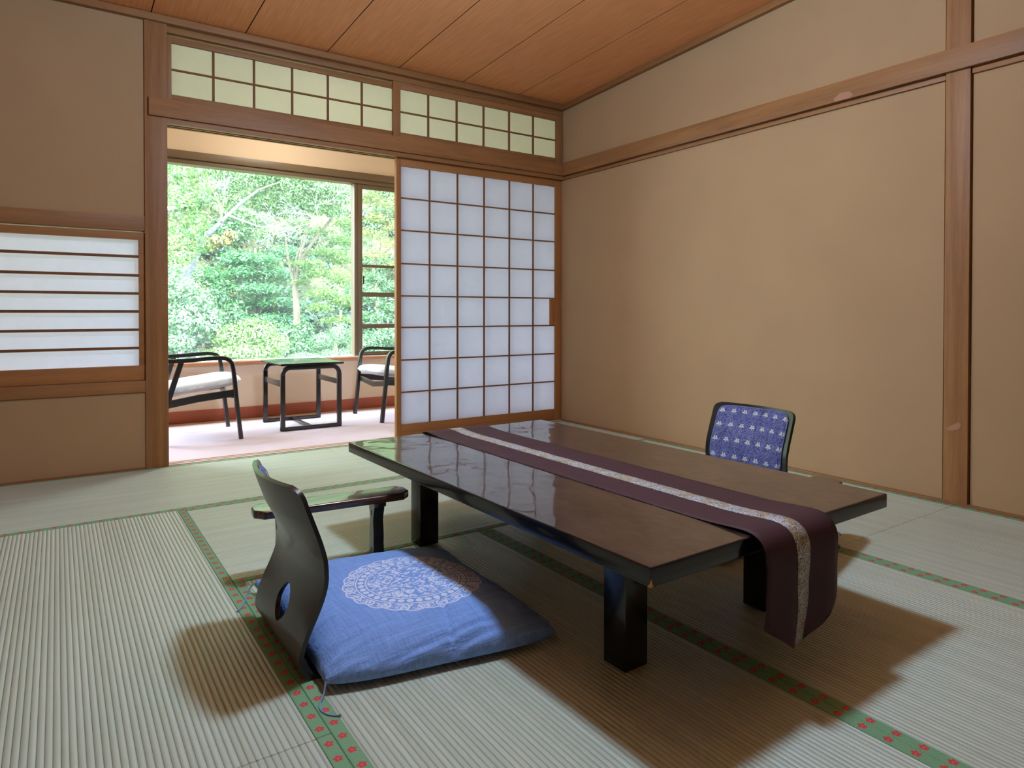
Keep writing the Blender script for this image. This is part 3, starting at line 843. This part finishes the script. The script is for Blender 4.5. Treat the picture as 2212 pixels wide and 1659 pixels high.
a1 = make_armrest(); a1.location = (-2.443, -1.877, 0); a1.rotation_euler = (0, 0, math.radians(-5))
tag(a1, 'dark wooden armrest on wavy uprights behind the blue cushion', 'armrest', 'armrests beside the legless chairs')
a2 = copy_tree(a1); a2.location = (-1.107, -2.680, 0); a2.rotation_euler = (0, 0, math.radians(195))
a2['label'] = 'dark wooden armrest mostly hidden behind the right end of the table'

# ================================================================== VERANDA FURNITURE
def rect_loop(x0, x1, z0, z1, r, y):
    pts = [(x0, y, z0), (x1, y, z0)]
    pts += [(p[0], y, p[1]) for p in arc(x1-r, z1-r, r, 0, 90, 6)]
    pts += [(p[0], y, p[1]) for p in arc(x0+r, z1-r, r, 90, 180, 6)]
    return pts
vt = empty('side_table', (-1.697, .931, 0)); tag(vt, 'small square black table on bent wood frames between the veranda armchairs', 'table')
for y in (-.231, .231):
    fr = MB()
    lp_ = rect_loop(-.199, .199, .015, .434, .05, y)
    fr.sweep(lp_[2:], .024, .030, (0, 1, 0))     # over the top
    fr.box(-.214, -.184, y-.012, y+.012, .002, .385).box(.184, .214, y-.012, y+.012, .002, .385).box(-.214, .214, y-.0118, y+.0118, .002, .026)
    fr.build('bent_frame', M['chairblack'], vt, bevel=.0015)
for x in (-.199, .199):
    MB().box(x-.009, x+.009, -.219, .219, .303, .342).build('side_rail', M['chairblack'], vt, bevel=.002)
MB().box(-.011, .011, -.219, .219, .004, .024).build('stretcher', M['chairblack'], vt, bevel=.002)
MB().prism([(-.222, -.272), (.222, -.272), (.222, .272), (-.222, .272)], 2, .4500, .4655).build('glossy_top', M['black'], vt, bevel=.006, seg=3)

def make_armchair():
    """front of the chair looks along +x; origin on the floor below the middle of the seat front"""
    root = empty('armchair')
    for y in (-.27, .27):
        leg = [(.0, y, .001), (-.022, y, .20), (-.040, y, .40), (-.047, y, .452)]
        arm = [(-.052, y, .482), (-.068, y, .508), (-.094, y, .522), (-.13, y, .527), (-.20, y, .524), (-.30, y, .517), (-.40, y, .515), (-.50, y, .520), (-.56, y, .524)]
        MB().sweep([Vector(p) for p in leg]+catmull(arm, 3), .032, .026, (0, 1, 0)).build('front_leg_and_arm', M['chairblack'], root, smooth=False)
        MB().sweep([(-.515, y, .001), (-.475, y, .11), (-.415, y, .285), (-.345, y, .512)], .026, .032, (0, 1, 0)).build('rear_leg', M['chairblack'], root)
        MB().sweep([(-.030, y, .300), (-.25, y, .277), (-.50, y, .235)], .022, .046, (0, 1, 0)).build('seat_rail', M['chairblack'], root)
        MB().sweep([(-.47, y*.86, .25), (-.54, y*.86, .45), (-.60, y*.86, .70)], .024, .030, (0, 1, 0)).build('back_post', M['chairblack'], root)
    MB().sweep([(-.045, -.255, .286), (-.045, 0, .262), (-.045, .255, .286)], .020, .040, (1, 0, 0)).build('front_rail', M['chairblack'], root)
    for z_, x_ in ((.68, -.595), (.56, -.568), (.44, -.538)):
        MB().sweep([(x_, -.235, z_), (x_-.03, 0, z_), (x_, .235, z_)], .016, .05, (1, 0, 0)).build('back_slat', M['chairblack'], root)
    # loose seat cushion in a creased white cover
    N = 34; b = MB(); vs = []
    from mathutils import noise as mn
    for side in (0, 1):
        for i in range(N+1):
            for j in range(N+1):
                u = i/N*2-1; v = j/N*2-1
                m_ = (abs(u)**5+abs(v)**5)**(1/5.); mx = max(abs(u), abs(v)) or 1
                uu, vv = u*mx/max(m_, 1e-6), v*mx/max(m_, 1e-6)
                e = (max(0, 1-mx**5))**.45
                x = -.225+uu*.250; y = vv*.243
                z0 = .338+.14*(x+.225)
                z = z0+(.042*e+.012*e*(1-mx*mx) if side == 0 else -.030*e)+mn.noise(Vector((x*14, y*40, side)))*.004*(1-e*.6)
                vs.append((x, y, z))
    n1 = N+1; m2 = n1*n1; fs = []
    for i in range(N):
        for j in range(N):
            a = i*n1+j; fs.append((a, a+n1, a+n1+1, a+1)); fs.append((m2+a, m2+a+1, m2+a+n1+1, m2+a+n1))
    b.add(vs, fs)
    o = b.build('seat_cushion', plain('white_cotton_cover', (226, 226, 228), .9, .2, bump=.5, bscale=60), root, smooth=True)
    bm = bmesh.new(); bm.from_mesh(o.data); bmesh.ops.remove_doubles(bm, verts=bm.verts, dist=.0005); bmesh.ops.recalc_face_normals(bm, faces=bm.faces); bm.to_mesh(o.data); bm.free()
    return root
c1 = make_armchair(); c1.location = (-2.178, .855, .002); c1.rotation_euler = (0, 0, math.radians(-3))
tag(c1, 'black bentwood armchair with white seat, left of the small veranda table', 'armchair', 'armchairs on the veranda')
c2 = copy_tree(c1); c2.location = (-1.190, .922, .002); c2.rotation_euler = (0, 0, PI)
c2['label'] = 'black bentwood armchair with white seat, half hidden behind the sliding screen'
vt.location.z = .002

# repair plugs let into the timbers
plug = plain('pale_wood_plug', (168, 118, 92), .6, .2)
t4 = bpy.data.objects['trim_4']; t2 = bpy.data.objects['trim_2']
MB().prism([(-2.139, 1.862), (-2.172, 1.884), (-2.220, 1.880), (-2.238, 1.860), (-2.222, 1.8485), (-2.150, 1.8485)], 0, -.0307, -.0290).build('wood_plug', plug, t4)
MB().prism([(-2.646, .323), (-2.664, .338), (-2.691, .354), (-2.701, .347), (-2.694, .328), (-2.670, .316), (-2.650, .314)], 0, -.0127, -.0110).build('wood_plug', plug, t2)

# ================================================================== OUTSIDE: steep wooded slope
TREE = {'broadleaf':[(-1.4,9,3.32,0.36,0.24),(-1.11,9,3.07,0.31,0.23),(-1.43,8.8,2.77,0.36,0.26),(-1.36,8.8,2.3,0.4,0.24),(-1.04,9.2,2.53,0.25,0.17),(-1.42,8.9,1.86,0.36,0.23),(-1.04,9.2,2.03,0.23,0.15),(-1.51,9,3.59,0.32,0.2)],
'pale':[(-0.58,10,3.6,0.36,0.2),(-0.15,10,3.47,0.41,0.24),(0.41,10.3,3.58,0.46,0.27),(0.84,10,3.44,0.43,0.27),(1.37,10,3.45,0.44,0.23),(1.88,10,3.35,0.35,0.24),(-0.28,10,3.05,0.29,0.2),(0.3,10.4,3.11,0.4,0.23),(0.76,10.2,2.98,0.39,0.23),(1.29,10.2,3.13,0.41,0.22),(0.57,10,3.93,0.85,0.21),(1.52,10,3.91,0.69,0.22),(0.07,10,2.66,0.32,0.15),(0.24,9.8,2.38,0.2,0.15),(1.79,10.2,3.02,0.3,0.16),(-0.33,10,2.77,0.23,0.11)],
'orange':[(-0.67,9.5,2.16,0.23,0.1),(-0.45,9.5,2.28,0.14,0.11),(-0.8,9.5,2.04,0.12,0.07)],
'dark':[(0.92,13,2.11,0.57,0.16),(0.6,13,1.76,0.5,0.18),(1.36,13,1.79,0.63,0.16),(0.82,12.6,1.37,0.66,0.15),(1.25,12.6,1.04,0.67,0.16),(0.55,12.8,1.03,0.44,0.18),(0.9,12.3,0.65,0.71,0.15),(1.39,12.3,0.65,0.5,0.16),(0.42,13.4,2.12,0.4,0.23),(0.07,13,1.42,0.38,0.27),(2.24,13.8,2.23,0.37,0.2),(1.87,14,2.41,0.49,0.17)],
'maple':[(1.86,11,3.13,0.42,0.13),(2.35,11,2.9,0.38,0.13),(1.82,11.2,2.67,0.37,0.11),(2.29,11,2.47,0.41,0.13),(1.79,10.8,2.16,0.42,0.12),(1.31,10.6,1.87,0.35,0.1),(2.16,10.8,2.03,0.4,0.13),(1.62,10.6,1.68,0.46,0.12),(2.2,10.6,1.55,0.33,0.13),(1.65,10.4,1.22,0.4,0.12),(2.09,10.3,1.07,0.41,0.13),(1.52,10.3,0.91,0.32,0.1),(1.89,10.2,0.66,0.4,0.1),(1.27,10.8,1.48,0.22,0.08),(1.35,11.4,2.87,0.32,0.11)],
'right':[(2.36,9.5,3.28,0.3,0.14),(2.78,9.5,3.17,0.35,0.14),(2.5,9.6,2.86,0.32,0.12),(2.89,9.5,2.68,0.3,0.12),(2.45,9.6,2.51,0.3,0.11),(2.88,9.6,2.33,0.3,0.12),(2.54,9.7,2.07,0.35,0.12),(2.98,9.7,1.89,0.31,0.12),(3.22,9.5,3.42,0.41,0.2),(3.38,9.6,2.62,0.41,0.21),(2.32,9.4,3.51,0.39,0.12)],
'rgreen':[(2.28,9.2,1.54,0.31,0.14),(2.7,9.2,1.36,0.33,0.14),(2.15,9,1.15,0.32,0.13),(2.61,9,0.91,0.33,0.14),(2.16,8.9,0.72,0.32,0.11),(3.03,9,1.55,0.3,0.3),(3.03,9,0.87,0.3,0.3)],
'bush_w':[(-1.6,7.6,1.21,0.29,0.19),(-1.37,7.6,1.0,0.29,0.21),(-1.6,7.4,0.71,0.34,0.2),(-1.26,7.5,0.63,0.28,0.18),(-1.68,7.3,0.36,0.28,0.14),(-1.14,7.6,0.78,0.18,0.13)],
'bush_y':[(-0.86,7.4,0.41,0.3,0.21),(-0.51,7.4,0.47,0.32,0.26),(-0.24,7.3,0.28,0.29,0.2),(-0.7,7.2,0.19,0.44,0.13),(-1.04,7.2,0.16,0.29,0.1)],
'bush_s':[(0.84,8,0.31,0.25,0.17),(1.15,8,0.43,0.26,0.21),(1.42,7.9,0.21,0.3,0.21),(1.03,7.8,0.06,0.38,0.12),(0.44,7.8,0.04,0.33,0.08)],
'bush_r':[(1.74,8,0.29,0.28,0.19),(2.16,8,0.37,0.3,0.21),(1.88,7.9,0.03,0.35,0.11),(2.5,8,0.23,0.27,0.22)],
'bush_m':[(0.46,9,0.33,0.3,0.23),(0.85,9.4,0.45,0.28,0.2),(-0.44,9.5,0.77,0.25,0.21),(-0.59,10,1.13,0.23,0.2),(0.42,9.5,0.45,0.27,0.18),(0.66,8.8,0.15,0.32,0.16)],
'lean':[(-1.22,9.6,1.35),(-1.12,9.6,1.63),(-0.99,9.6,1.93),(-0.84,9.6,2.23),(-0.66,9.6,2.45),(-0.47,9.6,2.66),(-0.24,9.6,2.91),(0.1,9.6,3.21)],
'lean_b1':[(-0.59,9.6,2.52),(-0.6,9.6,2.78),(-0.69,9.6,3.0),(-0.77,9.6,3.16)],
'lean_b2':[(-0.47,9.6,2.66),(-0.16,9.6,2.57),(0.19,9.6,2.49),(0.64,9.6,2.62)],
'map_t':[(1.23,11.0,0.66),(1.22,11.0,1.02),(1.2,11.0,1.38),(1.24,11.0,1.69),(1.33,11.0,2.0),(1.52,11.0,2.27),(1.75,11.0,2.6),(2.07,11.0,2.99)],
'map_b1':[(1.2,11.0,1.38),(1.11,11.0,1.74),(1.04,11.0,2.09),(1.0,11.0,2.5)],
'map_b2':[(1.26,11.0,1.69),(1.31,11.0,2.1),(1.46,11.0,2.53),(1.52,11.0,2.84)],
'map_b3':[(1.33,11.0,2.0),(1.56,11.0,2.12),(1.75,11.0,2.39),(1.99,11.0,2.56)],
'map_b4':[(1.18,11.0,1.58),(1.19,11.0,1.89),(1.27,11.0,2.15),(1.35,11.0,2.36),(1.31,11.0,2.57)],
'r_t':[(1.74,10.0,-0.13),(1.8,10.0,0.37),(1.87,10.0,0.67),(1.9,10.0,0.86)],
'rr_t':[(2.69,10.0,1.38),(2.62,10.0,1.69),(2.72,10.0,2.0),(2.98,10.0,2.22),(3.23,10.0,2.44)],
'rr_b':[(2.69,10.0,2.0),(2.56,10.0,2.25),(2.45,10.0,2.39)],
'rr_b2':[(2.73,10.0,2.02),(2.8,10.0,2.31),(2.78,10.0,2.62)]}
def gz(x, y):
    s = max(0, y-11.6)
    return -.55+.06*max(0, y-6.2)+.17*s*s+.10*math.sin(x*1.7+y)*min(1, s*.3)
def ground():
    b = MB(); nx, ny = 50, 60; vs = []
    for i in range(ny+1):
        for j in range(nx+1):
            x = -14+34*j/nx; y = 1.62+26*(i/ny)**1.2
            vs.append((x, y, gz(x, y) if y > 1.7 else -.55))
    fs = [(i*(nx+1)+j, i*(nx+1)+j+1, (i+1)*(nx+1)+j+1, (i+1)*(nx+1)+j) for i in range(ny) for j in range(nx)]
    b.add(vs, fs)
    n = NT('leaf_litter_soil'); co = n.co(); f = n.noise(co, 3, 6, .7); f2 = n.noise(co, 22, 4, .7)
    n.pbr(n.ramp(n.m_('ADD', n.m_('MULTIPLY', f, .5), n.m_('MULTIPLY', f2, .5)), [(.35, lin(56, 58, 42)), (.5, lin(92, 96, 66)), (.65, lin(132, 122, 96))]), .95, n.bump(f2, .8, .1), .1)
    o = b.build('hillside_ground', n.m, None, smooth=True); o['kind'] = 'structure'
    return o
ground()
RNG = np.random.default_rng(7)
def foliage(name, clumps, n, size, mat, parent=None, flat=.35, hollow=.55, ydep=1.0, droop=.0, aspect=.42):
    """one mesh of leaves; clumps (x, y, z, rx, rz)"""
    cl = np.array(clumps, float); w_ = cl[:, 3]*cl[:, 3]*(cl[:, 4]/cl[:, 3])**.5; w_ = w_/w_.sum()
    k = RNG.choice(len(cl), n, p=w_); c = cl[k]
    d = RNG.normal(size=(n, 3)); d /= np.linalg.norm(d, axis=1)[:, None]
    rad = hollow+(1-hollow)*RNG.random(n)**.5
    rad *= 1+.12*RNG.normal(size=n)
    P = np.stack([c[:, 0]+d[:, 0]*rad*c[:, 3], c[:, 1]+d[:, 1]*rad*c[:, 3]*ydep, c[:, 2]+d[:, 2]*rad*c[:, 4]], 1)
    up_ = np.array([0, -.25, 1.0])
    nn = d*(1-flat)+up_*flat*1.6+RNG.normal(size=(n, 3))*.42; nn /= np.linalg.norm(nn, axis=1)[:, None]
    a = RNG.normal(size=(n, 3)); t = a-(a*nn).sum(1)[:, None]*nn; t /= np.linalg.norm(t, axis=1)[:, None]
    bt = np.cross(nn, t); s = size*(.6+.8*RNG.random(n))[:, None]
    t[:, 2] -= droop
    v = np.empty((n, 4, 3)); v[:, 0] = P-t*s; v[:, 1] = P+bt*s*aspect+nn*s*.12; v[:, 2] = P+t*s; v[:, 3] = P-bt*s*aspect+nn*s*.12
    me = bpy.data.meshes.new(name); me.vertices.add(n*4); me.vertices.foreach_set('co', v.reshape(-1))
    me.loops.add(n*4); me.loops.foreach_set('vertex_index', np.arange(n*4, dtype=np.int32))
    me.polygons.add(n); me.polygons.foreach_set('loop_start', np.arange(0, n*4, 4, dtype=np.int32)); me.polygons.foreach_set('loop_total', np.full(n, 4, dtype=np.int32))
    me.update(); me.validate(); me.materials.append(mat)
    o = bpy.data.objects.new(name, me); C.objects.link(o)
    if parent is not None: o.parent = parent
    return o
LM = {
 'broad': leaf_mat('broadleaf_green', [(96,150,72),(128,180,92),(150,200,110),(170,214,120),(214,176,80)], .4),
 'pale': leaf_mat('pale_sunlit_green', [(140,180,120),(170,205,140),(196,222,168),(214,232,190)], .45),
 'orange': leaf_mat('turning_orange', [(230,170,110),(240,196,140),(232,214,130)], .4),
 'dark': leaf_mat('mid_green_layered', [(78,140,86),(96,164,100),(116,184,116)], .35),
 'maple': leaf_mat('yellow_green_maple', [(120,170,80),(150,196,90),(186,214,110),(220,220,130)], .5),
 'right': leaf_mat('peach_and_yellow_maple', [(236,190,150),(240,208,150),(226,220,130),(180,206,110)], .45),
 'bushw': leaf_mat('glossy_pale_shrub', [(110,160,110),(150,190,140),(190,214,180),(214,228,206)], .35),
 'bushy': leaf_mat('lime_shrub', [(130,176,90),(160,200,100),(200,222,140),(224,228,150)], .45),
 'bushg': leaf_mat('green_shrub', [(80,130,80),(110,160,100),(140,184,120)], .35),
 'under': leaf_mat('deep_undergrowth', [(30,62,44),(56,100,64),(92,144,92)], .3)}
bark = plain('grey_brown_bark', (96, 86, 70), .9, .1, noise=.25, nscale=14, bump=.6, bscale=30)
barkw = plain('pale_bare_bark', (140, 136, 140), .8, .2, noise=.15, nscale=14)
def limb(name, pts, r0, r1, parent, mat=None, jig=.25):
    P = catmull(pts, 4)
    P = [p+Vector((0, (i-len(P)/2)*.012*jig, 0)) for i, p in enumerate(P)]
    r = [r0+(r1-r0)*i/(len(P)-1) for i in range(len(P))]
    return MB().sweep(P, r, 0, (0, 1, 0.1), round_=8).build(name, mat or bark, parent, smooth=True)
def to_ground(pts, dx=0):
    x, y, z = pts[0]; return [(x+dx, y, gz(x+dx, y)-.08)]+list(pts)
OG = 'trees on the slope outside the window'
def plant(name, label, cat, base, key, n, size, mat, limbs=(), group=OG, extra=(), **kw):
    root = empty(name, (0, 0, 0)); tag(root, label, cat, group)
    foliage('foliage', TREE[key]+list(extra), n, size, LM[mat], root, **kw)
    for nm, pts, r0, r1, mt in limbs: limb(nm, pts, r0, r1, root, mt)
    return root
plant('broadleaf_tree', 'bright green broadleaf tree at the upper left edge of the veranda window', 'tree', None, 'broadleaf', 7000, .036, 'broad',
      [('trunk', [(-2.1, 9.2, gz(-2.1, 9.2)-.1), (-2.0, 9.2, 1.3), (-1.8, 9.2, 2.4), (-1.5, 9.2, 3.2)], .07, .03, None), ('branch', [(-2.0, 9.2, 1.3), (-1.6, 9.1, 1.8), (-1.15, 9.1, 2.1)], .03, .012, None)],
      extra=[(-1.9, 9.1, 2.3, .5, .35), (-2.3, 9.2, 3.0, .6, .5), (-1.7, 9.2, 4.1, .7, .4), (-2.6, 9.2, 2.0, .5, .4)], hollow=.4)
t = plant('leaning_tree', 'tree with a leaning grey trunk, bare twigs and pale sunlit crown across the window top', 'tree', None, 'pale', 17000, .036, 'pale',
      [('trunk', to_ground(TREE['lean'], -.12), .075, .022, plain('grey_mottled_bark', (84, 84, 84), .9, .1, noise=.3, nscale=20)),
       ('branch', TREE['lean_b1'], .024, .008, None), ('branch', TREE['lean_b2'], .022, .008, barkw),
       ('branch', [(.1, 9.6, 3.21), (.6, 9.8, 3.45), (1.2, 10.0, 3.6)], .018, .006, None)], hollow=.25, droop=.25)
fo = foliage('turning_leaves', TREE['orange'], 700, .04, LM['orange'], t, hollow=.2); fo['label'] = 'cluster of orange turning leaves'
# tangle of bare bleached twigs
R2 = random.Random(5)
def twig(p, d, L_, r, depth, tw=None):
    own = tw is None
    if own: tw = MB()
    pts = [p]
    for i in range(5):
        d = (d+Vector((R2.uniform(-.25, .25), R2.uniform(-.25, .25), R2.uniform(-.22, .26)))).normalized(); pts.append(pts[-1]+d*L_/5)
    tw.sweep(pts, [r*.62*(1-.14*i) for i in range(6)], 0, (0, 1, .1), round_=4)
    if depth:
        for i in (1, 2, 3, 4, 5):
            for s_ in (-1, 1):
                if R2.random() < .8:
                    nd = (d+Vector((R2.uniform(-.6, .6), R2.uniform(-.5, .5), s_*R2.uniform(.25, .9)))).normalized(); twig(pts[i], nd, L_*.5, r*.5, depth-1, tw)
    if own: tw.build('bare_branch', barkw, t, smooth=True)
for a_ in (((1.45, 9.7, 2.78), (-1, 0, -.22), .75, .013), ((1.15, 9.7, 2.65), (-1, 0, -.15), .85, .013), ((.75, 9.7, 2.55), (-1, 0, .1), .7, .011),
           ((-.55, 9.6, 2.85), (.2, 0, 1), .5, .010), ((.35, 9.6, 2.5), (-.3, 0, -1), .35, .009), ((1.5, 9.8, 3.1), (.8, 0, .6), .8, .012)):
    twig(Vector(a_[0]), Vector(a_[1]), a_[2], a_[3], 2)
plant('layered_evergreen', 'mid green evergreen with flat layered boughs in the middle of the window view', 'tree', None, 'dark', 12000, .045, 'dark',
      [('trunk', [(.95, 13.3, gz(.95, 13.3)-.1), (.95, 13.3, 1.2), (.9, 13.3, 2.4)], .06, .03, None)], extra=[(.3, 13.5, 1.0, .5, .2), (.0, 13.6, 1.7, .5, .25)], flat=.7, hollow=.2, droop=.15)
plant('maple_tree', 'maple with several slender rising trunks and layered yellow green leaves', 'tree', None, 'maple', 9000, .032, 'maple',
      [('trunk', to_ground(TREE['map_t']), .085, .03, None), ('branch', TREE['map_b1'], .04, .018, None), ('branch', TREE['map_b2'], .045, .02, None), ('branch', TREE['map_b3'], .03, .012, None), ('branch', TREE['map_b4'], .028, .012, None)],
      flat=.7, hollow=.1)
plant('turning_maple', 'maple with peach and yellow leaves seen through the right hand window sash', 'tree', None, 'right', 6500, .030, 'right',
      [('trunk', to_ground(TREE['rr_t'], .1), .05, .02, None), ('branch', TREE['rr_b'], .02, .008, None), ('branch', TREE['rr_b2'], .02, .008, None)], extra=[(3.4, 9.6, 2.2, .4, .2), (3.1, 9.5, 3.8, .5, .2), (2.6, 9.4, 3.8, .4, .15)], flat=.7, hollow=.1)
plant('small_maple', 'low light green tree on a short slanting trunk, below the turning maple', 'tree', None, 'rgreen', 5000, .032, 'bushg',
      [('trunk', to_ground(TREE['r_t']), .055, .03, None)], flat=.6, hollow=.2)
BG = 'shrubs at the foot of the slope'
def stems(x, y, z, s=.3):
    return [('stem', [(x+dx*.3, y, gz(x, y)-.05), (x+dx*.6, y, (gz(x, y)+z)/2), (x+dx, y, z)], .014, .006, None) for dx in (-s, 0, s)]
plant('round_shrub', 'whitish green leathery shrub beside the wooden post, tallest of the near bushes', 'shrub', None, 'bush_w', 6500, .034, 'bushw', stems(-1.45, 7.5, .8), BG, [(-2.0, 7.5, .9, .4, .4), (-2.1, 7.4, .3, .4, .3)], hollow=.5)
plant('lime_shrub', 'rounded lime green shrub right above the window sill, behind the small table', 'shrub', None, 'bush_y', 6000, .026, 'bushy', stems(-.55, 7.4, .3), BG, hollow=.55)
plant('spiky_shrub', 'spiky pale green shrub above the sill, left of the window sash', 'shrub', None, 'bush_s', 4500, .028, 'bushw', stems(1.1, 8, .25, .2), BG, hollow=.3, aspect=.22, flat=.1)
plant('sash_shrub', 'green shrub at the bottom of the window sash above the right armchair', 'shrub', None, 'bush_r', 4000, .028, 'bushg', stems(2.0, 8, .2, .2), BG, hollow=.4)
plant('slope_shrub', 'small green shrub on the slope between the lime shrub and the maple trunk', 'shrub', None, 'bush_m', 5000, .032, 'bushg', stems(.5, 9.1, .3, .2), BG, hollow=.4)
# undergrowth covering the slope
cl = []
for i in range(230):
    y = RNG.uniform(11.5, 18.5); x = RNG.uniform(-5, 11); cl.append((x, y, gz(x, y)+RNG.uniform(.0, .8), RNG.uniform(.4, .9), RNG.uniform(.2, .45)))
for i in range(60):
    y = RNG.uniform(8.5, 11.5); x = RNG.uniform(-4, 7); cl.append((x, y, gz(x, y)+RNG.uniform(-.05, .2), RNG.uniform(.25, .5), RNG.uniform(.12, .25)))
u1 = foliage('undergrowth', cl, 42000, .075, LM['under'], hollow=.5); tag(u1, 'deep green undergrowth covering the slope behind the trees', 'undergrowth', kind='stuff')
cl = []
for i in range(46):
    y = RNG.uniform(12.8, 16.5); x = RNG.uniform(-3, 9); cl.append((x, y, gz(x, y)+RNG.uniform(.5, 1.4), RNG.uniform(.5, .9), RNG.uniform(.2, .35)))
u2 = foliage('bright_thicket', cl, 16000, .055, LM['bushg'], hollow=.4, flat=.5); tag(u2, 'brighter green thicket catching sun on the slope', 'thicket', kind='stuff')
